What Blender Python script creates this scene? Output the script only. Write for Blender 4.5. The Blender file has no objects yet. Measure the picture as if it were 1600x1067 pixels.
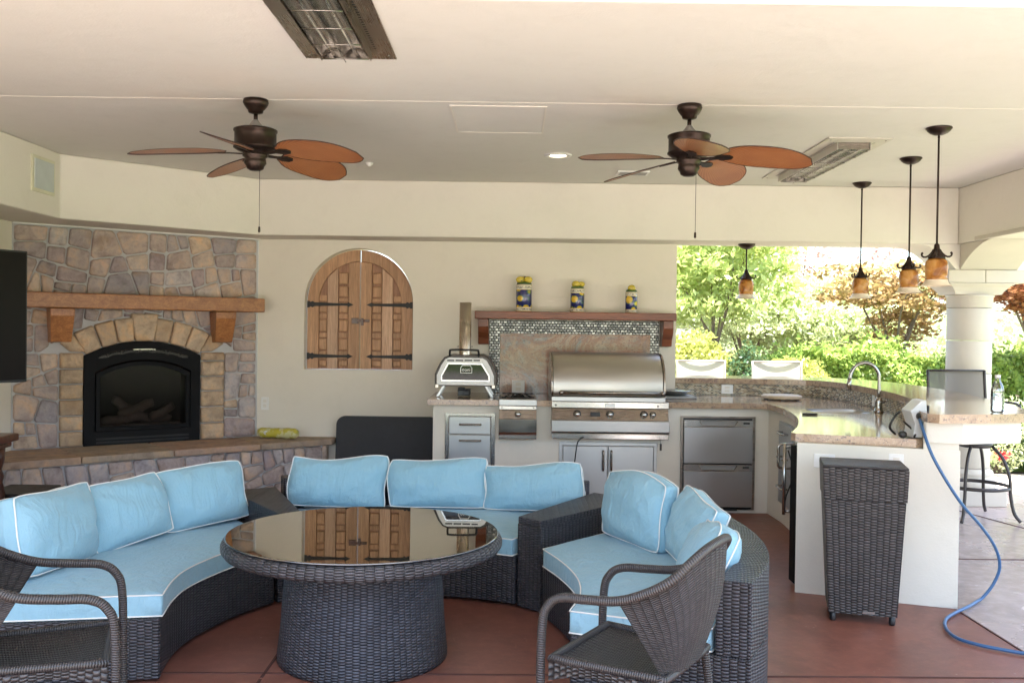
import bpy, bmesh, math, random
import numpy as np
from mathutils import Vector, Matrix
from mathutils.geometry import tessellate_polygon
PI = math.pi
S = bpy.context.scene
COL = S.collection
random.seed(7)
RNG = np.random.default_rng(11)

# ------------------------------------------------------------------ camera, sky, sun, exposure
FPX, CX, CY, ROLL = 1450.0, 800.0, 533.5, 0.013
PITCH = math.atan(19.5 / FPX)
CAMH = 1.5
cd = bpy.data.cameras.new('camera')
cam = bpy.data.objects.new('camera', cd)
COL.objects.link(cam)
cd.sensor_width = 36.0
cd.lens = 36.0 * FPX / 1600.0
cd.clip_start = 0.05
cd.clip_end = 400
cam.location = (0, 0, CAMH)
cam.matrix_world = (Matrix.Translation((0, 0, CAMH)) @ Matrix.Rotation(PI / 2 - PITCH, 4, 'X')
                    @ Matrix.Rotation(ROLL, 4, 'Z'))
S.camera = cam

SUN_TO = Vector((0.05, -0.22, 0.97)).normalized()
world = bpy.data.worlds.new('World')
S.world = world
world.use_nodes = True
wn = world.node_tree
wn.nodes.clear()
sky = wn.nodes.new('ShaderNodeTexSky')
sky.sky_type = 'NISHITA'
sky.sun_disc = False
sky.sun_elevation = math.asin(SUN_TO.z)
sky.sun_rotation = math.atan2(SUN_TO.x, SUN_TO.y)
sky.air_density = 1.0
sky.dust_density = 2.5
bg = wn.nodes.new('ShaderNodeBackground')
bg.inputs['Strength'].default_value = 0.15
wo = wn.nodes.new('ShaderNodeOutputWorld')
wn.links.new(sky.outputs[0], bg.inputs[0])
wn.links.new(bg.outputs[0], wo.inputs[0])
sl = bpy.data.lights.new('sun', 'SUN')
sl.energy = 4.6
sl.angle = math.radians(0.53)
sl.color = (1.0, 0.955, 0.88)
so = bpy.data.objects.new('sun', sl)
COL.objects.link(so)
so.rotation_euler = SUN_TO.to_track_quat('Z', 'Y').to_euler()
so.location = (-8, -8, 16)

S.render.engine = 'CYCLES'
S.view_settings.view_transform = 'Standard'
S.view_settings.look = 'None'
S.view_settings.gamma = 1
S.view_settings.use_curve_mapping = False
S.view_settings.exposure = 2.72
S.cycles.max_bounces = 10
S.cycles.diffuse_bounces = 6
S.cycles.glossy_bounces = 4
S.cycles.transmission_bounces = 6
S.cycles.transparent_max_bounces = 12
S.cycles.use_denoising = True
S.cycles.sample_clamp_indirect = 6

# ------------------------------------------------------------------ helpers
def W(u, v, Y):
    """point at distance Y that the photograph shows at (u, v)"""
    a, b = u - CX, v - CY
    x = a * math.cos(ROLL) + b * math.sin(ROLL)
    y = -a * math.sin(ROLL) + b * math.cos(ROLL)
    rx, ru = x / FPX, -y / FPX
    ry = math.cos(PITCH) + ru * math.sin(PITCH)
    rz = -math.sin(PITCH) + ru * math.cos(PITCH)
    t = Y / ry
    return (rx * t, Y, CAMH + rz * t)

ORG = {}
def org(o):
    return ORG.get(o.name, Vector((0, 0, 0))) if o is not None else Vector((0, 0, 0))

def tag(o, label=None, cat=None, group=None, kind=None):
    if label: o['label'] = label
    if cat: o['category'] = cat
    if group: o['group'] = group
    if kind: o['kind'] = kind
    return o

def thing(name, loc, label, cat, group=None):
    o = bpy.data.objects.new(name, None)
    COL.objects.link(o)
    o.empty_display_size = 0.1
    o.location = loc
    ORG[o.name] = Vector(loc)
    return tag(o, label, cat, group)

def dup(root, loc, rotz=None, label=None, scale=None, rot=None):
    r = root.copy(); COL.objects.link(r)
    r.location = loc
    if rotz is not None: r.rotation_euler = (0, 0, rotz)
    if rot is not None: r.rotation_euler = rot
    if scale: r.scale = scale if isinstance(scale, tuple) else (scale,) * 3
    if label: r['label'] = label
    ORG[r.name] = Vector(loc)
    for ch in list(root.children):
        c = ch.copy(); COL.objects.link(c); c.parent = r
        for g in list(ch.children):
            d = g.copy(); COL.objects.link(d); d.parent = c
    return r

class MB:
    def __init__(self):
        self.v = []; self.f = []; self.uv = []; self.m = []; self.s = []
    def add(self, pts, faces, uvs=None, m=0, smooth=False):
        b = len(self.v)
        self.v += [tuple(p) for p in pts]
        for i, fc in enumerate(faces):
            self.f.append([b + k for k in fc])
            self.uv.append(uvs[i] if uvs else [(0, 0)] * len(fc))
            self.m.append(m); self.s.append(smooth)
    def box(self, x0, x1, y0, y1, z0, z1, m=0, mp=None):
        P = [(x, y, z) for z in (z0, z1) for y in (y0, y1) for x in (x0, x1)]
        F = [(0, 2, 3, 1), (4, 5, 7, 6), (0, 1, 5, 4), (2, 6, 7, 3), (0, 4, 6, 2), (1, 3, 7, 5)]
        ax = [(0, 1), (0, 1), (0, 2), (0, 2), (1, 2), (1, 2)]
        U = [[(P[k][a], P[k][b]) for k in fc] for fc, (a, b) in zip(F, ax)]
        if mp: P = [mp(*p) for p in P]
        self.add(P, F, U, m)
        return self
    def grid(self, P, cu=False, cv=False, us=None, vs=None, m=0, smooth=True):
        n, k = len(P), len(P[0])
        if us is None:
            us = [0]
            for i in range(1, n + (1 if cu else 0)):
                us.append(us[-1] + (Vector(P[i % n][k // 2]) - Vector(P[i - 1][k // 2])).length)
        if vs is None:
            vs = [0]
            for j in range(1, k + (1 if cv else 0)):
                vs.append(vs[-1] + (Vector(P[n // 2][j % k]) - Vector(P[n // 2][j - 1])).length)
        pts = [p for row in P for p in row]
        F = []; U = []
        for i in range(n if cu else n - 1):
            for j in range(k if cv else k - 1):
                i2, j2 = (i + 1) % n, (j + 1) % k
                F.append((i * k + j, i2 * k + j, i2 * k + j2, i * k + j2))
                U.append([(us[i], vs[j]), (us[i + 1], vs[j]), (us[i + 1], vs[j + 1]), (us[i], vs[j + 1])])
        self.add(pts, F, U, m, smooth)
        return self
    def tube(self, pts, r, n=8, closed=False, m=0, caps=True, smooth=True):
        pts = [Vector(p) for p in pts]
        N = len(pts)
        rs = r if isinstance(r, (list, tuple)) else [r] * N
        T = []
        for i in range(N):
            if closed: t = pts[(i + 1) % N] - pts[i - 1]
            else: t = pts[min(i + 1, N - 1)] - pts[max(i - 1, 0)]
            T.append(t.normalized() if t.length > 1e-9 else Vector((0, 0, 1)))
        a = Vector((0, 0, 1)) if abs(T[0].z) < 0.9 else Vector((1, 0, 0))
        nrm = (a - T[0] * a.dot(T[0])).normalized()
        rings = []
        for i in range(N):
            nrm = (nrm - T[i] * nrm.dot(T[i])).normalized()
            bi = T[i].cross(nrm)
            rings.append([tuple(pts[i] + (nrm * math.cos(2 * PI * k / n) + bi * math.sin(2 * PI * k / n)) * rs[i]) for k in range(n)])
        rr = max(rs)
        self.grid(rings, cu=closed, cv=True, vs=[2 * PI * rr * k / n for k in range(n + 1)], m=m, smooth=smooth)
        if caps and not closed:
            self.add(rings[0], [tuple(range(n))], None, m)
            self.add(rings[-1], [tuple(range(n))], None, m)
        return self
    def lathe(self, prof, c=(0, 0, 0), n=24, m=0, smooth=True, mp=None, capb=True, capt=True):
        P = []
        for k in range(n):
            a = 2 * PI * k / n
            row = [(c[0] + r * math.cos(a), c[1] + r * math.sin(a), c[2] + z) for r, z in prof]
            if mp: row = [mp(*p) for p in row]
            P.append(row)
        rm = max(r for r, z in prof)
        self.grid(P, cu=True, us=[2 * PI * rm * k / n for k in range(n + 1)], m=m, smooth=smooth)
        if capb and prof[0][0] > 1e-5: self.add([P[k][0] for k in range(n)], [tuple(range(n))], None, m)
        if capt and prof[-1][0] > 1e-5: self.add([P[k][-1] for k in range(n)], [tuple(range(n))], None, m)
        return self
    def ball(self, c, r, n=12, m=0, mp=None):
        rx, ry, rz = r if isinstance(r, (tuple, list)) else (r, r, r)
        P = []
        for k in range(n):
            a = 2 * PI * k / n
            row = []
            for j in range(n // 2 + 1):
                b = -PI / 2 + PI * j / (n // 2)
                p = (c[0] + rx * math.cos(b) * math.cos(a), c[1] + ry * math.cos(b) * math.sin(a), c[2] + rz * math.sin(b))
                row.append(mp(*p) if mp else p)
            P.append(row)
        self.grid(P, cu=True, m=m)
        return self
    def prism(self, poly, d0, d1, mp, holes=(), m=0, smooth_sides=False):
        """poly/holes: lists of (a, b); mp(a, b, d) -> xyz"""
        loops = [list(poly)] + [list(h) for h in holes]
        flat = [p for l in loops for p in l]
        tri = tessellate_polygon([[Vector((p[0], p[1], 0)) for p in l] for l in loops])
        for d in (d0, d1):
            self.add([mp(p[0], p[1], d) for p in flat], [tuple(t) for t in tri],
                     [[flat[k] for k in t] for t in tri], m)
        for l in loops:
            n = len(l); L = 0
            pts = [mp(p[0], p[1], d0) for p in l] + [mp(p[0], p[1], d1) for p in l]
            F = []; U = []
            for i in range(n):
                j = (i + 1) % n
                e = math.hypot(l[j][0] - l[i][0], l[j][1] - l[i][1])
                F.append((i, j, n + j, n + i)); U.append([(L, d0), (L + e, d0), (L + e, d1), (L, d1)])
                L += e
            self.add(pts, F, U, m, smooth_sides)
        return self
    def build(self, name, mat, parent=None, bevel=0, seg=2, recalc=True, weld=True, local=False, origin=None, **tags):
        me = bpy.data.meshes.new(name)
        o0 = Vector(origin) if origin is not None else (Vector((0, 0, 0)) if local else org(parent))
        vs = [(p[0] - o0.x, p[1] - o0.y, p[2] - o0.z) for p in self.v]
        me.from_pydata(vs, [], self.f)
        uvl = me.uv_layers.new(name='UVMap')
        flat = np.array([c for u in self.uv for p in u for c in p], dtype=np.float32)
        uvl.data.foreach_set('uv', flat)
        me.polygons.foreach_set('material_index', self.m)
        me.polygons.foreach_set('use_smooth', self.s)
        for mm in (mat if isinstance(mat, (list, tuple)) else [mat]): me.materials.append(mm)
        if weld or recalc:
            bm = bmesh.new(); bm.from_mesh(me)
            if weld: bmesh.ops.remove_doubles(bm, verts=bm.verts, dist=1e-5)
            if recalc: bmesh.ops.recalc_face_normals(bm, faces=bm.faces)
            bm.to_mesh(me); bm.free()
        o = bpy.data.objects.new(name, me)
        COL.objects.link(o)
        if parent is not None:
            o.parent = parent
            ORG[o.name] = Vector((0, 0, 0)) if local else o0
        else:
            o.location = o0; ORG[o.name] = o0
        if bevel:
            b = o.modifiers.new('bevel', 'BEVEL'); b.width = bevel; b.segments = seg
            b.limit_method = 'ANGLE'; b.angle_limit = math.radians(40)
        tag(o, tags.get('label'), tags.get('cat'), tags.get('group'), tags.get('kind'))
        return o

def ident(x, y, z): return (x, y, z)
def XZ(y_sign=1):
    return lambda a, b, d: (a, d, b)
mpXZ = lambda a, b, d: (a, d, b)
mpXY = lambda a, b, d: (a, b, d)
mpYZ = lambda a, b, d: (d, a, b)

def crom(pts, n):
    """smooth curve through points, n samples"""
    P = [Vector(p) for p in pts]
    P = [P[0] * 2 - P[1]] + P + [P[-1] * 2 - P[-2]]
    out = []; segs = len(P) - 3
    for k in range(n):
        t = k / (n - 1) * segs
        i = min(int(t), segs - 1); t -= i
        a, b, c, d = P[i:i + 4]
        out.append(0.5 * ((2 * b) + (c - a) * t + (2 * a - 5 * b + 4 * c - d) * t * t + (3 * b - a - 3 * c + d) * t ** 3))
    return out

def offset2(curve, d):
    """offset a 2D polyline to its left by d"""
    out = []
    for i, p in enumerate(curve):
        a = curve[max(i - 1, 0)]; b = curve[min(i + 1, len(curve) - 1)]
        t = Vector((b[0] - a[0], b[1] - a[1])).normalized()
        out.append(Vector((p[0] - t.y * d, p[1] + t.x * d)))
    return out

# ------------------------------------------------------------------ materials
class NT:
    def __init__(self, name):
        self.mat = bpy.data.materials.new(name); self.mat.use_nodes = True
        self.t = self.mat.node_tree; self.t.nodes.clear()
        self.out = self.t.nodes.new('ShaderNodeOutputMaterial')
        self.p = self.t.nodes.new('ShaderNodeBsdfPrincipled')
        self.t.links.new(self.p.outputs[0], self.out.inputs[0])
    def n(self, typ, **kw):
        nd = self.t.nodes.new('ShaderNode' + typ)
        for k, v in kw.items():
            if k in nd.inputs: self.set(nd.inputs[k], v)
            else: setattr(nd, k, v)
        return nd
    def set(self, inp, v):
        if isinstance(v, bpy.types.NodeSocket): self.t.links.new(v, inp)
        elif isinstance(v, bpy.types.Node): self.t.links.new(v.outputs[0], inp)
        else:
            if isinstance(v, tuple) and len(v) == 3 and inp.type == 'RGBA': v = v + (1,)
            inp.default_value = v
    def math(self, op, a, b=None, c=None, clamp=False):
        nd = self.t.nodes.new('ShaderNodeMath'); nd.operation = op; nd.use_clamp = clamp
        self.set(nd.inputs[0], a)
        if b is not None: self.set(nd.inputs[1], b)
        if c is not None: self.set(nd.inputs[2], c)
        return nd.outputs[0]
    def mix(self, f, a, b, blend='MIX'):
        nd = self.t.nodes.new('ShaderNodeMix'); nd.data_type = 'RGBA'; nd.blend_type = blend
        self.set(nd.inputs[0], f); self.set(nd.inputs[6], a); self.set(nd.inputs[7], b)
        return nd.outputs[2]
    def ramp(self, f, stops, interp='LINEAR'):
        nd = self.t.nodes.new('ShaderNodeValToRGB'); self.set(nd.inputs[0], f)
        cr = nd.color_ramp; cr.interpolation = interp
        while len(cr.elements) < len(stops): cr.elements.new(0.5)
        for e, (p, c) in zip(cr.elements, stops):
            e.position = p; e.color = c + (1,) if len(c) == 3 else c
        return nd.outputs[0]
    def coord(self, which='Object', scale=None, rot=None, loc=None):
        tc = self.t.nodes.new('ShaderNodeTexCoord')
        if scale is None and rot is None: return tc.outputs[which]
        mp = self.t.nodes.new('ShaderNodeMapping')
        self.t.links.new(tc.outputs[which], mp.inputs[0])
        if scale: mp.inputs['Scale'].default_value = scale if isinstance(scale, tuple) else (scale,) * 3
        if rot: mp.inputs['Rotation'].default_value = rot
        return mp.outputs[0]
    def noise(self, vec, scale, detail=3, rough=.55, dist=0, out=0):
        nd = self.t.nodes.new('ShaderNodeTexNoise')
        if vec is not None: self.set(nd.inputs['Vector'], vec)
        nd.inputs['Scale'].default_value = scale; nd.inputs['Detail'].default_value = detail
        nd.inputs['Roughness'].default_value = rough; nd.inputs['Distortion'].default_value = dist
        return nd.outputs[out]
    def bump(self, h, strength=.3, dist=.01, normal=None):
        nd = self.t.nodes.new('ShaderNodeBump'); self.set(nd.inputs['Height'], h)
        nd.inputs['Strength'].default_value = strength; nd.inputs['Distance'].default_value = dist
        if normal is not None: self.set(nd.inputs['Normal'], normal)
        self.set(self.p.inputs['Normal'], nd.outputs[0])
        return nd.outputs[0]
    def P(self, **kw):
        for k, v in kw.items():
            self.set(self.p.inputs[{'color': 'Base Color', 'rough': 'Roughness', 'metal': 'Metallic', 'spec': 'Specular IOR Level',
                                    'coat': 'Coat Weight', 'coatr': 'Coat Roughness', 'trans': 'Transmission Weight', 'alpha': 'Alpha',
                                    'sheen': 'Sheen Weight', 'em': 'Emission Color', 'ems': 'Emission Strength', 'ior': 'IOR'}[k]], v)
        return self

def plain(name, color, rough=.5, metal=0, var=.12, scale=8, bump=0, bscale=60, **kw):
    n = NT(name)
    f = n.noise(n.coord(), scale, 4)
    lo = tuple(c * (1 - var) for c in color); hi = tuple(min(1, c * (1 + var)) for c in color)
    n.P(color=n.mix(f, lo, hi), metal=metal, **kw)
    n.P(rough=n.math('MULTIPLY_ADD', n.noise(n.coord(), scale * 3, 3), .2, rough - .1, clamp=True))
    if bump: n.bump(n.noise(n.coord(), bscale, 4), bump, .004)
    return n.mat

def stucco(name, color, b=.22, var=.05):
    n = NT(name)
    c = n.coord()
    big = n.noise(c, 1.1, 5, .6)
    lo = tuple(x * (1 - var) for x in color); hi = tuple(x * (1 + var) for x in color)
    col = n.mix(big, lo, hi)
    sp = n.ramp(n.noise(c, 5, 6, .7), [(.30, (.965, .965, .96)), (.5, (1, 1, 1))])
    n.P(color=n.mix(1.0, col, sp, 'MULTIPLY'), rough=.85, spec=.25)
    h = n.math('ADD', n.noise(c, 90, 4, .6), n.math('MULTIPLY', n.noise(c, 6, 5, .55, .6), 3.0))
    n.bump(h, b, .006)
    return n.mat

M = {}
M['wall'] = stucco('wall_stucco', (.74, .69, .595))
M['ceiling'] = stucco('ceiling_stucco', (.685, .665, .61), .2, .035)
M['cabinet'] = stucco('cabinet_stucco', (.74, .70, .61), .15)
M['beam'] = stucco('beam_stucco', (.72, .68, .60), .2)
M['trimline'] = plain('joint_filler', (.72, .68, .60), .8, var=.05)

def floor_mat(name, color, color2, rough):
    n = NT(name); c = n.coord()
    a = n.noise(c, 1.6, 6, .62, .6); b = n.noise(c, 14, 5, .6)
    col = n.mix(n.ramp(a, [(.35, (0, 0, 0)), (.68, (1, 1, 1))]), color, color2)
    col = n.mix(n.math('MULTIPLY', n.ramp(b, [(.45, (0, 0, 0)), (.75, (1, 1, 1))]), .35), col, tuple(min(1, x * 1.6) for x in color2))
    d_ = n.noise(c, .9, 5, .7, 1.5)
    col = n.mix(n.ramp(d_, [(.36, (.45, .45, .45)), (.5, (0, 0, 0))]), col, tuple(x * .55 for x in color))
    sc_ = n.noise(n.coord('Object', (1, .12, 1), (0, 0, .5)), 30, 4, .7)
    col = n.mix(n.ramp(sc_, [(.66, (0, 0, 0)), (.72, (.3, .3, .3))]), col, tuple(min(1, x * 2.2 + .03) for x in color2))
    vr = n.n('TexVoronoi', Scale=17.0); n.set(vr.inputs['Vector'], c)
    speck = n.ramp(vr.outputs['Distance'], [(.0, (1, 1, 1)), (.06, (.8, .8, .8)), (.09, (0, 0, 0))])
    gate = n.ramp(n.noise(c, 3.1, 2), [(.56, (0, 0, 0)), (.6, (1, 1, 1))])
    col = n.mix(n.math('MULTIPLY', n.math('MULTIPLY', speck, gate), .55), col, (.42, .36, .32))
    n.P(color=col, rough=n.math('MULTIPLY_ADD', a, .3, rough - .15, clamp=True), spec=.45)
    h = n.math('ADD', n.math('MULTIPLY', n.noise(c, 22, 6, .6), .6), n.noise(c, 160, 3))
    n.bump(h, .16, .006)
    return n.mat
M['floor'] = floor_mat('floor_red_concrete', (.19, .070, .047), (.25, .100, .068), .40)
M['floor_glare'] = floor_mat('floor_glare_concrete', (.36, .285, .255), (.46, .375, .345), .26)  # paler base colour stands in for sky glare on the patio concrete
M['deck'] = floor_mat('bounce_deck_concrete', (.37, .325, .285), (.44, .39, .345), .6)
M['joint'] = plain('joint_dark', (.09, .035, .025), .8)

def stone_mat(name, stops, bump=.6):
    n = NT(name); c = n.coord()
    oi = n.n('ObjectInfo')
    r = oi.outputs['Random']
    off = n.n('VectorMath', operation='ADD'); n.set(off.inputs[0], c)
    cmb = n.n('CombineXYZ', X=n.math('MULTIPLY', r, 37.0), Y=n.math('MULTIPLY', r, 11.0), Z=n.math('MULTIPLY', r, 23.0))
    n.set(off.inputs[1], cmb)
    v = off.outputs[0]
    base = n.ramp(r, stops, 'LINEAR')
    a = n.noise(v, 7, 6, .62, .4); b = n.noise(v, 38, 5, .6)
    stain = n.ramp(a, [(.30, (.60, .57, .58)), (.5, (1, 1, 1)), (.72, (1.35, 1.13, .88))])
    col = n.mix(1.0, base, stain, 'MULTIPLY')
    col = n.mix(n.math('MULTIPLY', n.ramp(n.noise(v, 5, 3, .5), [(.55, (0, 0, 0)), (.7, (1, 1, 1))]), .40), col, (.42, .26, .13))
    col = n.mix(n.ramp(b, [(.3, (.22, .22, .22)), (.55, (0, 0, 0))]), col, (.13, .12, .125))
    n.P(color=col, rough=.85, spec=.25)
    n.bump(n.math('ADD', n.math('MULTIPLY', a, 1.6), b), bump, .016)
    return n.mat
M['stone'] = stone_mat('field_stone', [(0, (.36, .31, .31)), (.2, (.50, .40, .35)), (.38, (.33, .30, .32)), (.55, (.56, .45, .37)),
                                       (.72, (.38, .31, .315)), (.86, (.50, .455, .45)), (1, (.62, .46, .32))], .45)
M['quoin'] = stone_mat('tan_block_stone', [(0, (.52, .38, .255)), (.4, (.58, .44, .31)), (.7, (.47, .35, .24)), (1, (.60, .47, .34))], .5)
M['flag'] = stone_mat('hearth_flagstone', [(0, (.42, .28, .21)), (.5, (.36, .29, .22)), (1, (.46, .30, .22))], .4)
M['mortar'] = plain('mortar', (.50, .495, .495), .95, bump=.5, bscale=90)
M['colstone'] = plain('cast_stone', (.55, .50, .425), .75, var=.08, scale=5, bump=.2, bscale=45)

def wood_mat(name, dark, light, axis='x', scale=1.0, rough=.4, coat=.2):
    n = NT(name)
    sc = {'x': (1.2, 16, 16), 'y': (16, 1.2, 16), 'z': (16, 16, 1.2)}[axis]
    c = n.coord('Object', tuple(s * scale for s in sc))
    oi = n.n('ObjectInfo')
    off = n.n('VectorMath', operation='ADD'); n.set(off.inputs[0], c)
    n.set(off.inputs[1], n.n('CombineXYZ', X=n.math('MULTIPLY', oi.outputs['Random'], 13.0), Y=n.math('MULTIPLY', oi.outputs['Random'], 31.0)))
    v = off.outputs[0]
    g = n.noise(v, 1.6, 7, .62, 1.2)
    f = n.noise(v, 9, 5, .6)
    col = n.mix(n.ramp(g, [(.32, (0, 0, 0)), (.66, (1, 1, 1))]), dark, light)
    col = n.mix(n.ramp(f, [(.35, (.35, .35, .35)), (.55, (0, 0, 0))]), col, tuple(x * .45 for x in dark))
    tone = n.math('MULTIPLY_ADD', oi.outputs['Random'], .16, .92)
    cc = n.n('CombineColor', Red=tone, Green=tone, Blue=tone)
    n.P(color=n.mix(1.0, col, cc, 'MULTIPLY'), rough=rough, coat=coat, coatr=.25)
    n.bump(n.math('ADD', g, n.math('MULTIPLY', f, .5)), .25, .004)
    return n.mat
M['mantel'] = wood_mat('mantel_wood', (.25, .088, .025), (.47, .195, .062), 'x')
M['shelf'] = wood_mat('shelf_wood', (.13, .036, .015), (.25, .075, .03), 'x')
M['shutter'] = wood_mat('shutter_wood', (.34, .175, .085), (.56, .325, .175), 'z', 1.0, .55, .05)
M['shutter2'] = wood_mat('shutter_wood_pale', (.44, .26, .155), (.64, .42, .28), 'z', 1.0, .55, .05)
M['shutter3'] = wood_mat('shutter_wood_red', (.25, .115, .06), (.40, .205, .11), 'z', 1.0, .55, .05)
M['darkwood'] = wood_mat('carved_dark_wood', (.045, .014, .008), (.12, .038, .02), 'z', 1.0, .3, .4)
M['boardwood'] = wood_mat('pale_board_wood', (.50, .38, .25), (.62, .50, .36), 'x', 1.0, .6, 0)

M['iron'] = plain('black_iron', (.016, .015, .015), .5, .3, bump=.25, bscale=80)
M['black'] = plain('black_plastic', (.013, .013, .014), .42)
M['blackmetal'] = plain('black_stove_metal', (.008, .008, .009), .7, 0, spec=.15)
M['white'] = plain('white_plastic', (.78, .77, .73), .45, var=.03)
M['bronze'] = plain('dark_bronze', (.040, .026, .020), .38, .75, var=.3, scale=20)
M['greymetal'] = plain('grey_primer', (.30, .29, .27), .6, .2)

def steel(name, col=(.60, .59, .57), rough=.26, axis=(2, 120, 120), b=.06):
    n = NT(name)
    c = n.coord('Object', axis)
    g = n.noise(c, 3, 4, .6)
    big = n.noise(n.coord(), 2.5, 3)
    n.P(color=n.mix(g, tuple(x * .88 for x in col), col), metal=1.0, rough=n.math('MULTIPLY_ADD', n.math('ADD', g, n.math('MULTIPLY', big, 1.8)), .15, rough - .16, clamp=True))
    n.bump(g, b, .001)
    return n.mat
M['steel'] = steel('brushed_steel', (.52, .515, .50), .34)
M['steel2'] = steel('polished_steel', (.55, .54, .52), .18)
M['steelv'] = steel('brushed_steel_vertical', (.45, .44, .43), .3, (120, 120, 2))
M['steeld'] = steel('dark_steel', (.33, .29, .25), .22)
M['hood'] = steel('grill_hood_steel', (.52, .49, .44), .34)
M['heater'] = steel('heater_steel', (.42, .36, .30), .24, (120, 2, 120))
M['heater2'] = plain('painted_heater_frame', (.56, .53, .45), .5)
M['chrome'] = plain('nickel', (.36, .335, .30), .2, 1.0)

def granite(name, base, rough=.12, veins=0.0):
    n = NT(name); c = n.coord()
    a = n.noise(c, 9 if not veins else 2.4, 6, .65, .8); b = n.noise(c, 60, 5, .7); d = n.noise(c, 150, 3, .7)
    col = n.ramp(a, base)
    col = n.mix(n.ramp(b, [(.36, (1, 1, 1)), (.45, (0, 0, 0))]), col, (.10, .075, .07))
    col = n.mix(n.ramp(d, [(.60, (0, 0, 0)), (.68, (.8, .8, .8))]), col, (.66, .57, .46))
    if veins:
        vn = n.noise(n.coord('Object', (1.2, 1, 1.6)), 1.5, 8, .70, 2.2)
        col = n.mix(n.math('MULTIPLY', n.ramp(vn, [(.42, (0, 0, 0)), (.5, (1, 1, 1)), (.58, (0, 0, 0))]), veins), col, (.28, .11, .06))
    n.P(color=col, rough=rough, coat=.3, coatr=.06)
    return n.mat
M['granite'] = granite('granite', [(.25, (.13, .085, .065)), (.42, (.33, .225, .15)), (.56, (.42, .30, .195)), (.7, (.24, .165, .14)), (.85, (.38, .24, .175))])
M['slab'] = granite('backsplash_slab', [(.28, (.17, .165, .165)), (.40, (.36, .27, .215)), (.48, (.42, .27, .18)), (.56, (.22, .215, .22)), (.66, (.42, .36, .31)), (.78, (.30, .20, .16))], .16, .75)

def tile_mat(name, bw, bh, cols, mortar, rough, metal=0, use='UV', gap=.0015):
    n = NT(name)
    br = n.n('TexBrick'); n.set(br.inputs['Vector'], n.coord(use))
    br.offset = .5
    br.inputs['Scale'].default_value = 1
    br.inputs['Brick Width'].default_value = bw; br.inputs['Row Height'].default_value = bh
    br.inputs['Mortar Size'].default_value = gap; br.inputs['Mortar Smooth'].default_value = .1
    br.inputs['Color1'].default_value = (0, 0, 0, 1); br.inputs['Color2'].default_value = (1, 1, 1, 1)
    br.inputs['Mortar'].default_value = (.5, .5, .5, 1); br.inputs['Bias'].default_value = 0
    tone = n.math('ADD', br.outputs['Color'], 0.0)
    col = n.ramp(tone, cols, 'CONSTANT')
    n.P(color=n.mix(br.outputs['Fac'], col, mortar), rough=n.math('MULTIPLY_ADD', br.outputs['Fac'], .5, rough), metal=n.math('MULTIPLY', n.math('SUBTRACT', 1.0, br.outputs['Fac']), metal))
    n.bump(n.math('SUBTRACT', 1.0, br.outputs['Fac']), .6, .003)
    return n.mat
M['mosaic'] = tile_mat('glass_mosaic', .024, .0125, [(0, (.05, .03, .02)), (.16, (.38, .30, .18)), (.32, (.17, .12, .07)), (.45, (.50, .43, .28)),
                                                  (.58, (.07, .08, .06)), (.68, (.30, .20, .11)), (.8, (.55, .50, .38)), (.92, (.16, .15, .11))], (.55, .50, .40), .12)
M['mosaic2'] = tile_mat('metal_mosaic', .031, .0235, [(0, (.13, .13, .13)), (.2, (.28, .275, .265)), (.4, (.18, .175, .17)), (.6, (.38, .37, .35)), (.72, (.11, .11, .105)), (.86, (.24, .235, .22))],
                        (.03, .03, .03), .22, .7, gap=.0034)

def wicker(name, c0, c1, pu=.030, pv=.0135, rough=.42, strength=.9):
    n = NT(name)
    sx = n.n('SeparateXYZ'); n.set(sx.inputs[0], n.coord('UV'))
    u, v = sx.outputs[0], sx.outputs[1]
    wob = n.math('MULTIPLY_ADD', n.noise(n.coord('UV'), 7, 2), .9, -.45)
    uu = n.math('ADD', n.math('DIVIDE', u, pu), n.math('MULTIPLY', wob, .35))
    cl_ = n.math('FLOOR', uu)
    par = n.math('MULTIPLY', n.math('MODULO', n.math('ABSOLUTE', cl_), 2.0), .5)
    vr = n.math('ADD', n.math('ADD', n.math('DIVIDE', v, pv), par), wob)
    row = n.math('FLOOR', vr)
    a = n.math('ABSOLUTE', n.math('SINE', n.math('MULTIPLY', uu, PI)))
    b = n.math('ABSOLUTE', n.math('SINE', n.math('MULTIPLY', vr, PI)))
    h = n.math('MULTIPLY', n.math('POWER', a, .55), n.math('POWER', b, .8))
    wn_ = n.n('TexWhiteNoise'); wn_.noise_dimensions = '2D'
    n.set(wn_.inputs['Vector'], n.n('CombineXYZ', X=cl_, Y=row))
    tone = n.math('MULTIPLY_ADD', wn_.outputs['Value'], .5, .6)
    f = n.math('MULTIPLY', h, tone, clamp=True)
    big = n.noise(n.coord(), 5, 3)
    n.P(color=n.mix(n.math('MULTIPLY', f, n.math('MULTIPLY_ADD', big, .8, .6)), c0, c1), rough=n.math('MULTIPLY_ADD', big, .2, rough - .1), spec=.5)
    n.bump(h, strength, .006)
    return n.mat
M['wicker'] = wicker('charcoal_wicker', (.005, .005, .006), (.075, .074, .086))
M['wickerbin'] = wicker('charcoal_bin_wicker', (.008, .007, .007), (.092, .080, .076), .030, .0145)
M['wickerch'] = wicker('brown_wicker', (.008, .007, .007), (.064, .058, .056), .026, .0095, .38)
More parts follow.
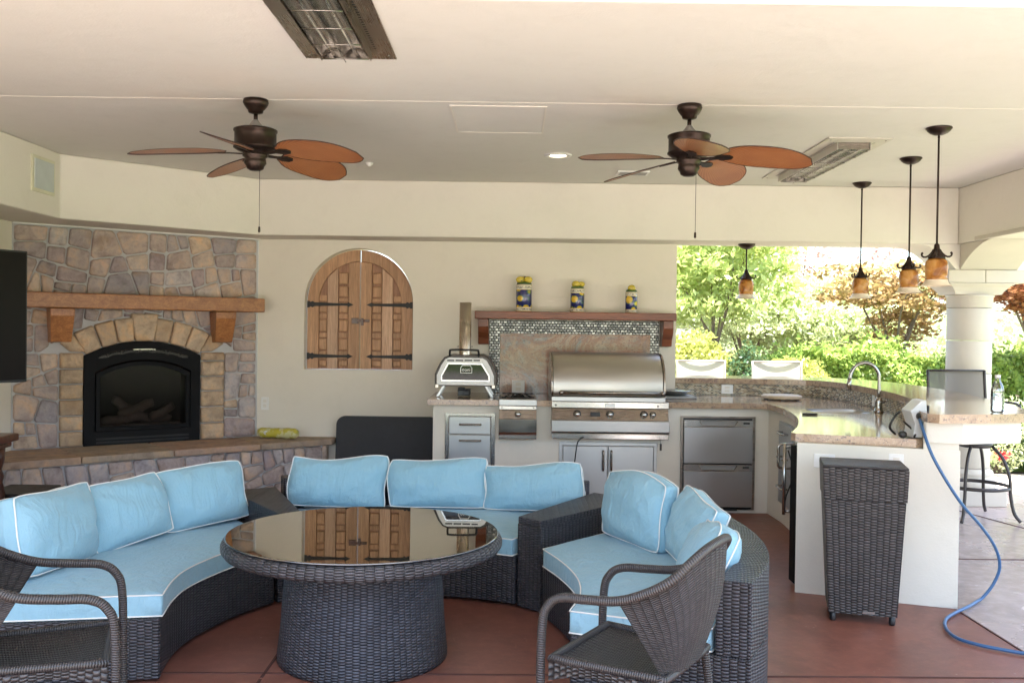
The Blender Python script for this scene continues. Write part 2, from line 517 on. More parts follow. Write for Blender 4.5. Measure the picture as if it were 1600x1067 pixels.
def wrap_mat():
    n = NT('wrapped_wicker_strand')
    sx = n.n('SeparateXYZ'); n.set(sx.inputs[0], n.coord('UV'))
    t = n.math('ADD', n.math('DIVIDE', sx.outputs[0], .0085), n.math('DIVIDE', sx.outputs[1], .11))
    b = n.math('ABSOLUTE', n.math('SINE', n.math('MULTIPLY', t, PI)))
    n.P(color=n.mix(n.math('POWER', b, .7), (.006, .006, .006), (.052, .046, .044)), rough=.36)
    n.bump(b, .7, .004)
    return n.mat
M['wrap'] = wrap_mat()

def fabric():
    n = NT('blue_outdoor_fabric'); c = n.coord()
    big = n.noise(c, 3.5, 4, .6, .5)
    col = n.mix(big, (.235, .42, .51), (.285, .48, .575))
    fd = n.ramp(n.noise(c, 6.5, 5, .65), [(.52, (0, 0, 0)), (.75, (.35, .35, .35))])
    col = n.mix(fd, col, (.30, .43, .47))
    n.P(color=col, rough=.8, spec=.2, sheen=.15)
    w1 = n.noise(n.coord('Object', (1, 1, .35)), 13, 5, .55, 1.4)
    w2 = n.noise(n.coord('Object', (.4, 1, 1)), 24, 4, .5, .8)
    fine = n.noise(c, 900, 2)
    h = n.math('ADD', n.math('MULTIPLY', w1, 2.2), n.math('ADD', n.math('MULTIPLY', w2, .7), n.math('MULTIPLY', fine, .03)))
    n.bump(h, .38, .020)
    return n.mat
M['fabric'] = fabric()
M['piping'] = plain('white_piping', (.74, .74, .70), .7, var=.04)

def tglass():
    n = NT('smoked_table_glass')
    n.P(color=(.012, .010, .008), rough=.012, spec=.9, ior=1.9, coat=1.0, coatr=.01)
    return n.mat
M['tglass'] = tglass()

def blade():
    n = NT('woven_palm_blade')
    sx = n.n('SeparateXYZ'); n.set(sx.inputs[0], n.coord('UV'))
    u, v = sx.outputs[0], sx.outputs[1]     # u along blade 0..1, v across -1..1
    # ribs fan out from the root of the blade
    ang = n.math('ARCTAN2', v, n.math('ADD', u, .12))
    rib = n.math('ABSOLUTE', n.math('SINE', n.math('MULTIPLY', ang, 34.0)))
    edge = n.math('MAXIMUM', n.math('POWER', n.math('ABSOLUTE', v), 6.0), n.math('POWER', u, 18.0))
    base = n.mix(n.noise(n.coord(), 6, 4), (.26, .075, .021), (.48, .20, .068))
    col = n.mix(n.math('MULTIPLY', n.math('SUBTRACT', 1.0, rib), n.math('MULTIPLY_ADD', edge, .5, .30)), base, (.12, .03, .012))
    n.P(color=col, rough=.33, coat=.15)
    n.bump(rib, .35, .003)
    return n.mat
M['blade'] = blade()
M['bladetrim'] = plain('blade_rim', (.040, .018, .013), .5)

def amber():
    n = NT('amber_art_glass'); c = n.coord()
    a = n.noise(c, 11, 4, .55, 1.0)
    col = n.ramp(a, [(.32, (.42, .15, .03)), (.46, (.68, .33, .07)), (.60, (.80, .47, .14)), (.75, (.85, .62, .32))])
    n.P(color=col, rough=.15, coat=.4)
    tr = n.n('BsdfTranslucent'); n.set(tr.inputs['Color'], col)
    mx = n.n('MixShader'); mx.inputs[0].default_value = .5
    n.t.links.new(n.p.outputs[0], mx.inputs[1]); n.t.links.new(tr.outputs[0], mx.inputs[2])
    n.t.links.new(mx.outputs[0], n.out.inputs[0])
    return n.mat
M['amber'] = amber()
M['frost'] = plain('frosted_cream_glass', (.72, .62, .48), .4)

def glassy(name, tint, gl=.25, rough=.03):
    n = NT(name)
    tr = n.n('BsdfTransparent', Color=tint); gs = n.n('BsdfGlossy', Roughness=rough, Color=(1, 1, 1))
    fr = n.n('Fresnel', IOR=1.5)
    mx = n.n('MixShader'); n.set(mx.inputs[0], n.math('ADD', fr, gl, clamp=True))
    n.t.links.new(tr.outputs[0], mx.inputs[1]); n.t.links.new(gs.outputs[0], mx.inputs[2])
    n.t.links.new(mx.outputs[0], n.out.inputs[0])
    return n.mat
M['fglass'] = glassy('stove_glass', (.75, .72, .70), -.035, .2)
M['bottleglass'] = glassy('clear_bottle_plastic', (.93, .95, .96), .10, .05)
M['quartz'] = glassy('quartz_tube', (.85, .82, .76), .3, .05)
M['ovenglass'] = glassy('oven_window_glass', (.10, .11, .11), -.015, .05)

def sling(name, col, alpha):
    n = NT(name)
    d = n.n('BsdfDiffuse', Color=n.mix(n.noise(n.coord(), 6, 3), tuple(x * .9 for x in col), col)); t = n.n('BsdfTranslucent', Color=col); tp = n.n('BsdfTransparent')
    m1 = n.n('MixShader'); m1.inputs[0].default_value = .35
    n.t.links.new(d.outputs[0], m1.inputs[1]); n.t.links.new(t.outputs[0], m1.inputs[2])
    m2 = n.n('MixShader'); m2.inputs[0].default_value = alpha
    n.t.links.new(m1.outputs[0], m2.inputs[1]); n.t.links.new(tp.outputs[0], m2.inputs[2])
    n.t.links.new(m2.outputs[0], n.out.inputs[0])
    return n.mat
M['sling'] = sling('grey_mesh_sling', (.19, .175, .16), .22)
M['sling_sunlit'] = sling('sunlit_mesh_sling', (.55, .52, .46), .08)  # lighter copy of the grey sling, sunlight put into its colour
M['stoolmetal'] = plain('brown_stool_metal', (.050, .042, .040), .4, .4)

def leafm(name, a, b, tr=.45):
    n = NT(name)
    g = n.n('NewGeometry')
    f = n.math('MULTIPLY_ADD', g.outputs['Random Per Island'], .7, n.math('MULTIPLY', n.noise(n.coord(), 1.3, 3), .35), clamp=True)
    col = n.mix(f, a, b)
    n.P(color=col, rough=.45, spec=.35)
    t = n.n('BsdfTranslucent'); n.set(t.inputs['Color'], n.mix(.6, col, (.55, .62, .22)) if a[1] > a[0] else col)
    mx = n.n('MixShader'); mx.inputs[0].default_value = tr
    n.t.links.new(n.p.outputs[0], mx.inputs[1]); n.t.links.new(t.outputs[0], mx.inputs[2])
    n.t.links.new(mx.outputs[0], n.out.inputs[0])
    return n.mat
M['leaf_light'] = leafm('light_green_leaves', (.24, .34, .08), (.56, .62, .24))
M['leaf_pale'] = leafm('pale_green_leaves', (.38, .46, .26), (.62, .66, .44))
M['leaf_hedge'] = leafm('hedge_leaves', (.10, .21, .035), (.38, .50, .11), .3)
M['leaf_dark'] = leafm('dark_green_leaves', (.018, .05, .022), (.05, .11, .04), .2)
M['leaf_yellow'] = leafm('yellow_green_leaves', (.24, .28, .05), (.50, .48, .14), .35)
M['leaf_maple'] = leafm('green_maple_leaves', (.26, .15, .07), (.42, .33, .13), .4)
M['leaf_rust'] = leafm('rust_red_maple_leaves', (.28, .09, .05), (.44, .22, .10), .45)
M['leaf_pink'] = leafm('pink_red_maple_leaves', (.42, .20, .17), (.56, .38, .31), .45)
M['petal'] = leafm('red_rose_petals', (.45, .02, .03), (.55, .05, .06), .3)
M['bark'] = plain('bark', (.16, .125, .10), .9, var=.3, bump=.8, bscale=25)
M['grass'] = plain('grass_ground', (.11, .17, .04), .95, var=.35, scale=3, bump=.8, bscale=50)
M['mulch'] = plain('bark_mulch', (.085, .055, .04), .95, var=.4, scale=30, bump=1, bscale=60)
M['path'] = plain('pale_gravel_path', (.50, .42, .37), .9, var=.2, scale=40, bump=.5, bscale=80)

# ------------------------------------------------------------------ the setting
# floors
def slab(name, x0, x1, y0, y1, z, mat, kind='structure', thick=.1):
    return MB().box(x0, x1, y0, y1, z - thick, z).build(name, mat, kind=kind)
slab('ground', -90, 90, -60, 120, -.03, M['grass'])
slab('unseen_bounce_deck', -14, 14, -16, 1.80, -.004, M['deck'])  # unseen deck behind the camera, added and toned to bounce sunlight under the roof
fl = slab('patio_floor', -4.2, 2.44, 1.8, 9.4, 0, M['floor'])
slab('side_floor', 2.452, 5.4, 1.8, 9.05, 0, M['floor_glare'])
slab('garden_path', 3.0, 14, 9.06, 10.1, -.008, M['path'])
slab('planting_bed', -6, 14, 10.12, 40, -.012, M['mulch'])
slab('lawn', 4.6, 15, 10.3, 11.4, .02, M['grass'])
def groove(pts, w, name='floor_joint'):
    mb = MB()
    for a, b in zip(pts[:-1], pts[1:]):
        t = (Vector(b) - Vector(a)).normalized(); nn = Vector((-t.y, t.x)) * w / 2
        q = [(a[0] + nn.x, a[1] + nn.y), (b[0] + nn.x, b[1] + nn.y), (b[0] - nn.x, b[1] - nn.y), (a[0] - nn.x, a[1] - nn.y)]
        mb.prism(q, .0005, .0035, mpXY)
    return mb.build(name, M['joint'], kind='structure')
groove([(-4.2, 3.93), (2.43, 4.05)], .012)
groove([(-1.02, 1.9), (-1.05, 3.92)], .012)
groove([(-1.05, 3.94), (-1.08, 8.0)], .012)
groove([(2.47, 6.19), (5.4, 6.2)], .012)
groove([(4.25, 6.3), (3.80, 8.0)], .014)
groove([(2.446, 1.8), (2.446, 5.0)], .011)

CE = 2.78; BZ = 2.29
MB().box(-4.4, 4.5, 1.78, 8.7, CE, CE + .25).build('ceiling', M['ceiling'], kind='structure')
cj = MB().box(-3.42, 3.87, 5.265, 5.271, CE - .0022, CE - .0002).build('ceiling_joint', M['trimline'], kind='structure')
MB().box(-4.45, 4.95, 1.5, 8.72, CE + .26, CE + .5).build('roof', M['beam'], kind='structure')
# back beam with diagonal part over the fireplace and left return
bp = [(3.88, 8.1), (3.88, 8.58), (1.5, 8.58), (1.5, 8.5), (-2.33, 8.5), (-3.95, 7.32), (-3.95, 1.8), (-3.43, 1.8), (-3.43, 7.03), (-2.225, 8.1)]
MB().prism(bp, BZ, CE - .001, mpXY).build('back_beam', M['beam'], bevel=.012, kind='structure')
MB().box(3.882, 4.42, 1.85, 8.58, BZ, CE - .001).build('side_beam', M['beam'], bevel=.012, kind='structure')
MB().box(-3.95, 4.42, 1.80, 2.26, BZ, CE - .002).build('front_beam', M['beam'], bevel=.012, kind='structure')
# corbel brackets at the column head
def ogee(x0, x1, z1, z0, n=14):
    pts = []
    for k in range(n + 1):
        t = k / n
        pts.append((x0 + (x1 - x0) * t, z1 - (z1 - z0) * (t ** 1.9)))
    return pts
br = MB()
br.prism(ogee(3.52, 3.87, BZ - .001, 2.068) + [(4.78, 2.068), (4.78, BZ - .001)], 8.112, 8.56, mpXZ)
br.build('beam_bracket', M['beam'], bevel=.006, kind='structure')
br = MB()
br.prism(ogee(7.55, 8.108, BZ - .002, 2.068) + [(8.108, BZ - .002)], 3.90, 4.40, mpYZ)
br.build('beam_bracket', M['colstone'], bevel=.006, kind='structure')
# trim line on side beam
MB().box(3.868, 3.881, 1.9, 7.8, BZ, BZ + .035).build('beam_trim', M['colstone'], bevel=.004, kind='structure')
MB().box(4.421, 4.8, 8.115, 8.555, BZ, CE - .003).build('outer_beam', M['beam'], kind='structure')

# back wall with arched window
WX0, WX1, WZ0, WZS = -1.905, -.910, 1.106, 1.723
WXC = (WX0 + WX1) / 2; WR = (WX1 - WX0) / 2
arch = [(WX0, WZ0), (WX1, WZ0)] + [(WXC + WR * math.cos(a), WZS + WR * math.sin(a)) for a in [PI * k / 28 for k in range(29)]]
wall = MB().prism([(-2.33, 0), (1.50, 0), (1.50, CE - .004), (-2.33, CE - .004)], 8.501, 8.72, mpXZ, holes=[arch]).build('back_wall', M['wall'], kind='structure')
MB().box(-4.2, -3.95, 1.8, 7.32, 0, CE).build('left_wall', M['wall'], kind='structure')

# ------------------------------------------------------------------ fireplace
D2 = Vector((1.62, 1.18)).normalized()
def wp(s, z, o=0.0):
    return (-3.95 + D2.x * s + D2.y * o, 7.32 + D2.y * s - D2.x * o, z)
WL = math.hypot(1.62, 1.18)
fp = thing('fireplace', wp(1.0, 0, .1), 'stone fireplace across the left corner with arched tan surround and raised hearth', 'fireplace')
mp_w = lambda a, b, d: wp(a, b, d)
FS0, FS1, FZ0, FZS, FZA = .525, 1.478, .475, 1.235, 1.358
FC = (FS0 + FS1) / 2
FR = ((FS1 - FS0) ** 2 / 4 + (FZA - FZS) ** 2) / (2 * (FZA - FZS))
FCZ = FZA - FR
def farc(R, half, n=16, s0=None):
    a = math.asin(min(1, half / R))
    return [(FC + R * math.sin(t), FCZ + R * math.cos(t)) for t in [a - 2 * a * k / n for k in range(n + 1)]]
open_poly = [(FS0, FZ0), (FS1, FZ0)] + farc(FR, (FS1 - FS0) / 2)
MB().prism([(0, 0), (WL, 0), (WL, BZ + .02), (0, BZ + .02)], -.25, 0, mp_w, holes=[open_poly]).build('mortar_backing', M['mortar'], fp)
MB().box(FS0 - .02, FS1 + .02, -.60, -.58, FZ0 - .05, FZA + .1, mp=lambda x, y, z: wp(x, z, y)).box(FS0 - .02, FS0 - .005, -.58, -.251, FZ0 - .05, FZA + .1, mp=lambda x, y, z: wp(x, z, y)).box(FS1 + .005, FS1 + .02, -.58, -.251, FZ0 - .05, FZA + .1, mp=lambda x, y, z: wp(x, z, y)).box(FS0 - .02, FS1 + .02, -.58, -.251, FZA + .1, FZA + .12, mp=lambda x, y, z: wp(x, z, y)).box(FS0 - .02, FS1 + .02, -.58, -.251, FZ0 - .07, FZ0 - .05, mp=lambda x, y, z: wp(x, z, y)).build('firebox', plain('sooty_brick', (.035, .022, .018), .9, var=.4, scale=14), fp)

def clip(poly, p, nrm):
    """keep side where (q-p).nrm <= 0"""
    out = []
    for i in range(len(poly)):
        a = poly[i]; b = poly[(i + 1) % len(poly)]
        da = (a[0] - p[0]) * nrm[0] + (a[1] - p[1]) * nrm[1]; db = (b[0] - p[0]) * nrm[0] + (b[1] - p[1]) * nrm[1]
        if da <= 0: out.append(a)
        if da * db < 0:
            t = da / (da - db); out.append((a[0] + (b[0] - a[0]) * t, a[1] + (b[1] - a[1]) * t))
    return out
def area(p): return abs(sum(p[i - 1][0] * p[i][1] - p[i][0] * p[i - 1][1] for i in range(len(p)))) / 2
def shrink(poly, d):
    # poly convex; clip by inward offset edges
    c = (sum(p[0] for p in poly) / len(poly), sum(p[1] for p in poly) / len(poly))
    out = poly
    for i in range(len(poly)):
        a = poly[i]; b = poly[(i + 1) % len(poly)]
        e = Vector((b[0] - a[0], b[1] - a[1]))
        if e.length < 1e-5: continue
        nn = Vector((e.y, -e.x)).normalized()
        if (c[0] - a[0]) * nn.x + (c[1] - a[1]) * nn.y > 0: nn = -nn
        out = clip(out, (a[0] - nn.x * d, a[1] - nn.y * d), (nn.x, nn.y))
        if len(out) < 3: return []
    return out
def dedupe(poly, eps):
    out = []
    for p in poly:
        if not out or math.hypot(p[0] - out[-1][0], p[1] - out[-1][1]) > eps: out.append(p)
    if len(out) > 2 and math.hypot(out[0][0] - out[-1][0], out[0][1] - out[-1][1]) < eps: out.pop()
    return out
def round_poly(poly, f=.22):
    out = []
    for i, p in enumerate(poly):
        a = poly[i - 1]; b = poly[(i + 1) % len(poly)]
        out.append((p[0] + (a[0] - p[0]) * f, p[1] + (a[1] - p[1]) * f)); out.append((p[0] + (b[0] - p[0]) * f, p[1] + (b[1] - p[1]) * f))
    return out
def stone(poly, mp, parent, mat, t=.05, name='stone', rnd=.2, base=-.002):
    poly = dedupe(poly, .012)
    if len(poly) < 3 or area(poly) < .0012: return
    poly = round_poly(poly, rnd)
    c = (sum(p[0] for p in poly) / len(poly), sum(p[1] for p in poly) / len(poly))
    n = len(poly)
    t *= random.uniform(.75, 1.25)
    sz = math.sqrt(area(poly))
    rings = []
    for f, d in ((1.0, base), (1.0, t * .55), (1 - .010 / sz * 1.2, t * .9), (1 - .03 / sz * 1.4, t)):
        rings.append([mp(c[0] + (p[0] - c[0]) * f, c[1] + (p[1] - c[1]) * f, d + (random.uniform(-.0035, .0035) if d > 0.01 else 0)) for p in poly])
    mb = MB()
    pts = [p for r in rings for p in r] + [mp(c[0], c[1], t * 1.08)]
    F = []
    for k in range(3):
        for i in range(n): F.append((k * n + i, k * n + (i + 1) % n, (k + 1) * n + (i + 1) % n, (k + 1) * n + i))
    for i in range(n): F.append((3 * n + i, 3 * n + (i + 1) % n, 4 * n))
    mb.add(pts, F, None, 0, True)
    return mb.build(name, mat, parent, weld=False)
def voronoi_stones(x0, x1, z0, z1, nx, nz, mp, parent, keep=None, extra=None, jit=.42, gap=.007, seed=3, t=.05, an=1.5):
    R = random.Random(seed)
    dx, dz = (x1 - x0) / nx, (z1 - z0) / nz
    C = []
    for i in range(-1, nx + 1):
        for j in range(-1, nz + 1):
            C.append((x0 + (i + .5 + (.5 if j % 2 else 0) * .9 + R.uniform(-jit, jit)) * dx, z0 + (j + .5 + R.uniform(-jit, jit)) * dz, R.uniform(-.9, .9)))
    for c in C:
        if keep and not keep(c): continue
        poly = [(x0, z0), (x1, z0), (x1, z1), (x0, z1)]
        for d in C:
            if d is c: continue
            if abs(d[0] - c[0]) > 4 * dx or abs(d[1] - c[1]) > 4 * dz: continue
            mid = ((c[0] + d[0]) / 2, (c[1] + d[1]) / 2)
            nv = (d[0] - c[0], (d[1] - c[1]) * an)
            poly = clip(poly, mid, nv)
            if len(poly) < 3: break
        if len(poly) >= 3 and extra: poly = extra(c, poly)
        if len(poly) < 3: continue
        poly = shrink(poly, gap)
        if len(poly) >= 3: stone(poly, mp, parent, M['stone'], t, rnd=.17)
def split_stones(x0, x1, z0, z1, target, mp, parent, keep=None, extra=None, gap=.0045, seed=3, t=.03):
    R = random.Random(seed)
    todo = [[(x0, z0), (x1, z0), (x1, z1), (x0, z1)]]; done = []
    while todo:
        p = todo.pop()
        A = area(p)
        if A < target * R.choice((.55, .9, 1.2, 1.7)): done.append(p); continue
        c = Vector((sum(q[0] for q in p) / len(p), sum(q[1] for q in p) / len(p)))
        best = max(((Vector(q) - Vector(w)), ) for q in p for w in p if True) if False else None
        far = max([(Vector(q) - Vector(w)) for q in p for w in p], key=lambda v: v.length)
        # principal direction from second moments
        sxx = sum((q[0] - c.x) ** 2 for q in p); szz = sum((q[1] - c.y) ** 2 for q in p); sxz = sum((q[0] - c.x) * (q[1] - c.y) for q in p)
        th = .5 * math.atan2(2 * sxz, sxx - szz)
        best = None
        for tr_ in range(9):
            th_ = th + (R.uniform(-.48, .48) if A < target * 6 else R.uniform(-.75, .75))
            nv = Vector((math.cos(th_), math.sin(th_)))
            pt = c + nv * R.uniform(-.17, .17) * far.length * .5
            a_ = clip(p, pt, nv); b_ = clip(p, pt, -nv)
            sc_ = 9
            for q in (a_, b_):
                if len(q) < 3: sc_ = -1; break
                per_ = sum(math.hypot(q[i - 1][0] - q[i][0], q[i - 1][1] - q[i][1]) for i in range(len(q)))
                v_ = 12.566 * area(q) / per_ ** 2 - (.35 if len(dedupe(q, .03)) < 4 else 0)
                sc_ = min(sc_, v_)
            if best is None or sc_ > best[0]: best = (sc_, a_, b_)
        a, b = best[1], best[2]
        if len(a) < 3 or len(b) < 3: done.append(p); continue
        todo += [a, b]
    for p in done:
        c = (sum(q[0] for q in p) / len(p), sum(q[1] for q in p) / len(p))
        if keep and not keep(c): continue
        if extra: p = extra(c, p)
        if len(p) < 3: continue
        p = shrink(p, gap * R.uniform(.8, 1.9))
        if len(p) >= 3: stone(p, mp, parent, M['stone'], t, rnd=.10)
QW0, QW1 = .343, 1.686
RO = FR + .205
def keep(c):
    if c[1] < 1.36: return c[0] < QW0 - .02 or c[0] > QW1 + .02
    return math.hypot(c[0] - FC, c[1] - FCZ) > RO + .025
def extra(c, poly):
    if c[1] < 1.36 and c[0] < QW0: poly = clip(poly, (QW0, 0), (1, 0))
    elif c[1] < 1.36 and c[0] > QW1: poly = clip(poly, (QW1, 0), (-1, 0))
    else:
        d = Vector((c[0] - FC, c[1] - FCZ)).normalized()
        poly = clip(poly, (FC + d.x * RO, FCZ + d.y * RO), (-d.x, -d.y))
        if c[1] < 1.55 and c[0] < QW0: poly = clip(poly, (QW0 - .02, 0), (1, 0))
        if c[1] < 1.55 and c[0] > QW1: poly = clip(poly, (QW1 + .02, 0), (-1, 0))
    return poly
def extra_top(c, poly):
    poly2 = poly
    dd = Vector((c[0] - FC, c[1] - FCZ)); d = dd.normalized()
    if c[1] < 1.75 and abs(c[0] - FC) < .85 and dd.length < RO + .25: poly2 = clip(poly, (FC + d.x * RO, FCZ + d.y * RO), (-d.x, -d.y))
    return poly2
split_stones(.01, WL - .02, 1.262, BZ - .012, 0.031, mp_w, fp, lambda c: math.hypot(c[0] - FC, c[1] - FCZ) > RO - .10, extra_top, seed=5, t=.024)
split_stones(.01, QW0 - .004, .49, 1.258, 0.031, mp_w, fp, seed=15)
split_stones(QW1 + .004, WL - .02, .49, 1.258, 0.031, mp_w, fp, seed=25)
MB().box(0, WL - .004, .012, .055, BZ - .011, BZ - .002, mp=lambda x, y, z: wp(x, z, y)).build('caulk_line', M['white'], fp)
# quoins
R = random.Random(4)
for s0, s1 in ((QW0, FS0 - .004), (FS1 + .004, QW1)):
    z = .49
    for k in range(6):
        h = .135 + R.uniform(-.012, .012)
        if k == 5: h = 1.262 - z
        stone([(s0 + .004, z + .005), (s1, z + .005), (s1, z + h - .005), (s0 + .004, z + h - .005)], mp_w, fp, M['quoin'], .05, 'block', .05)
        z += h
# voussoirs
a0 = math.asin(((FS1 - FS0) / 2 - .0) / FR)
angs = [-.62, -.455, -.325, -.20, -.085, .085, .20, .325, .455, .62]
angs = [-a0 * 1.24, -a0 * .97, -a0 * .69, -a0 * .42, -a0 * .155, a0 * .155, a0 * .42, a0 * .69, a0 * .97, a0 * 1.24]
for i in range(len(angs) - 1):
    t0, t1 = angs[i] + .004, angs[i + 1] - .004
    key = i == 4
    ri = FR + (.002 if not key else .0); ro = RO - .004 + (.035 if key else 0)
    pt = lambda r, t: (FC + r * math.sin(t), FCZ + r * math.cos(t))
    poly = [pt(ri, t0), pt(ri, t1), pt(ro, t1 + (.02 if key else 0)), pt(ro, t0 - (.02 if key else 0))]
    if i in (0, 8):
        poly = [(max(QW0 + .004, min(QW1 - .004, p[0])), max(1.268, p[1])) for p in poly]
    stone(poly, mp_w, fp, M['quoin'], .052 if not key else .066, 'arch_stone' if not key else 'keystone', .06)
# insert: outer frame, inner frame, glass, logs
ins = thing('stove_insert', wp(FC, FZ0, .0), 'black arched gas stove insert with leaf scrollwork set in the stone fireplace', 'fireplace insert')
def arcpoly(s0, s1, z0, rise_top, side_top):
    half = (s1 - s0) / 2; cx = (s0 + s1) / 2; r = (half ** 2 + (rise_top - side_top) ** 2) / (2 * (rise_top - side_top))
    a = math.asin(half / r)
    return [(s0, z0), (s1, z0)] + [(cx + r * math.sin(t), rise_top - r + r * math.cos(t)) for t in [a - 2 * a * k / 18 for k in range(19)]]
outer = arcpoly(FS0 + .003, FS1 - .003, FZ0, FZA - .004, FZS - .003)
hole = arcpoly(FS0 + .085, FS1 - .085, FZ0 + .13, 1.20, 1.10)
MB().prism(outer, .0, .03, mp_w, holes=[hole]).build('surround_frame', M['blackmetal'], ins, bevel=.004)
i2 = arcpoly(FS0 + .095, FS1 - .095, FZ0 + .135, 1.185, 1.085)
i3 = arcpoly(FS0 + .125, FS1 - .125, FZ0 + .165, 1.15, 1.06)
MB().prism(i2, -.01, .036, mp_w, holes=[i3]).build('door_frame', M['blackmetal'], ins, bevel=.004)
MB().prism(i3, -.006, -.002, mp_w).build('glass', M['fglass'], ins)
sc = MB()
for k in range(26):
    t = -.36 + .72 * k / 25
    r = FCZ + (FR - .085) * math.cos(t * .95)
    cx_ = FC + (FR) * math.sin(t) * .98
    a = k * 2.4
    P = []
    for q in range(8):
        b = 2 * PI * q / 8
        x, y = .026 * math.cos(b), .009 * math.sin(b)
        P.append((cx_ + x * math.cos(a) - y * math.sin(a), r + x * math.sin(a) * .6 + y * math.cos(a)))
    sc.prism(P, .030, .040, mp_w)
sc.tube([wp(FC + FR * math.sin(t) * .97, FCZ + (FR - .062) * math.cos(t), .034) for t in [-.4 + .8 * k / 16 for k in range(17)]], .004, 6)
sc.build('scrollwork', plain('worn_iron', (.03, .027, .025), .35, .8), ins)
MB().box(FC - .09, FC + .09, .031, .034, FZA - .075, FZA - .068, mp=lambda x, y, z: wp(x, z, y)).build('brass_bar', M['chrome'], ins)
slot = MB()
for k in range(2):
    slot.box(FS0 + .1, FS1 - .1, .030, .034, FZ0 + .03 + k * .03, FZ0 + .045 + k * .03, mp=lambda x, y, z: wp(x, z, y))
slot.build('louvre', M['iron'], ins)
charred = plain('charred_log', (.10, .075, .062), .9, var=.5, scale=18, bump=.8, bscale=25)
for (s_, z_, d_, l_, an_) in ((.86, .68, -.18, .32, .1), (1.12, .68, -.2, .34, -.12), (1.0, .76, -.22, .3, .35), (.90, .79, -.26, .2, -.6), (1.2, .73, -.16, .22, .5)):
    pts = [wp(s_ - l_ / 2 * math.cos(an_) + l_ * math.cos(an_) * t, z_ + (t - .5) * l_ * math.sin(an_) + .01 * math.sin(9 * t), d_ + .02 * math.sin(7 * t)) for t in [q / 6 for q in range(7)]]
    MB().tube(pts, [.035, .044, .040, .046, .041, .043, .034], 9).build('log', charred, ins)
MB().box(FS0 + .13, FS1 - .13, -.34, -.08, FZ0 + .12, FZ0 + .17, mp=lambda x, y, z: wp(x, z, y)).build('ember_bed', charred, ins)

# hearth
hp = [(-3.95, 6.42), (-3.6, 6.70), (-1.615, 8.345), (-1.60, 8.40), (-1.60, 8.498), (-2.33, 8.498), (-3.95, 7.318)]
hb = [(-3.95, 6.50), (-3.60, 6.775), (-1.70, 8.36), (-1.70, 8.496), (-2.33, 8.496), (-3.95, 7.316)]
MB().prism(hb, 0.0, .435, mpXY).build('hearth_base', M['mortar'], fp)
HA, HB = Vector((-3.60, 6.775)), Vector((-1.70, 8.36))
hd = (HB - HA).normalized(); hn = Vector((hd.y, -hd.x)); HL = (HB - HA).length
mp_h = lambda a, b, d: (HA.x + hd.x * a + hn.x * d, HA.y + hd.y * a + hn.y * d, b)
split_stones(-.4, HL - .005, .01, .433, 0.030, mp_h, fp, seed=8, t=.03)
mp_h2 = lambda a, b, d: (-1.70 + d, 8.355 + a, b)
stone([(.005, .02), (.135, .02), (.135, .21), (.005, .21)], mp_h2, fp, M['stone'], .03, rnd=.1)
stone([(.005, .225), (.135, .225), (.135, .43), (.005, .43)], mp_h2, fp, M['stone'], .03, rnd=.1)
# hearth slabs cut in four
cuts = [-.5, .42, 1.12, 1.86, 3.2]
for a, b in zip(cuts[:-1], cuts[1:]):
    poly = hp
    pa = HA + hd * a; pb = HA + hd * b
    poly = clip(poly, (pa.x + hd.x * .004, pa.y + hd.y * .004), (-hd.x, -hd.y))
    poly = clip(poly, (pb.x - hd.x * .004, pb.y - hd.y * .004), (hd.x, hd.y))
    if len(poly) >= 3:
        # rough front edge
        MB().prism(poly, .437, .490, mpXY).build('flagstone', M['flag'], fp, bevel=.008)
# mantel
mt = thing('mantel_shelf', wp(1.0, 1.62, .2), 'thick orange brown wooden mantel on two corbels above the stone fireplace arch', 'mantel')
RZ = math.atan2(D2.y, D2.x)
def wall_part(mb, name, mat, parent, **k):
    return mb.build(name, mat, parent, **k)
MB().box(-.02, 1.985, .02, .225, 1.62, 1.742, mp=lambda x, y, z: wp(x, z, y)).build('beam', M['mantel'], mt, bevel=.008)
for s0, s1 in ((.245, .425), (1.555, 1.735)):
    P = [(.02, 1.618), (.20, 1.618), (.195, 1.56), (.14, 1.35), (.02, 1.345)]
    mb = MB()
    pts0 = [wp(s0 + (.014 if z < 1.5 else 0), z, o) for o, z in P]; pts1 = [wp(s1 - (.014 if z < 1.5 else 0), z, o) for o, z in P]
    n = len(P)
    mb.add(pts0 + pts1, [tuple(range(n)), tuple(range(n, 2 * n))] + [(i, (i + 1) % n, n + (i + 1) % n, n + i) for i in range(n)])
    mb.build('corbel', M['mantel'], mt, bevel=.006)

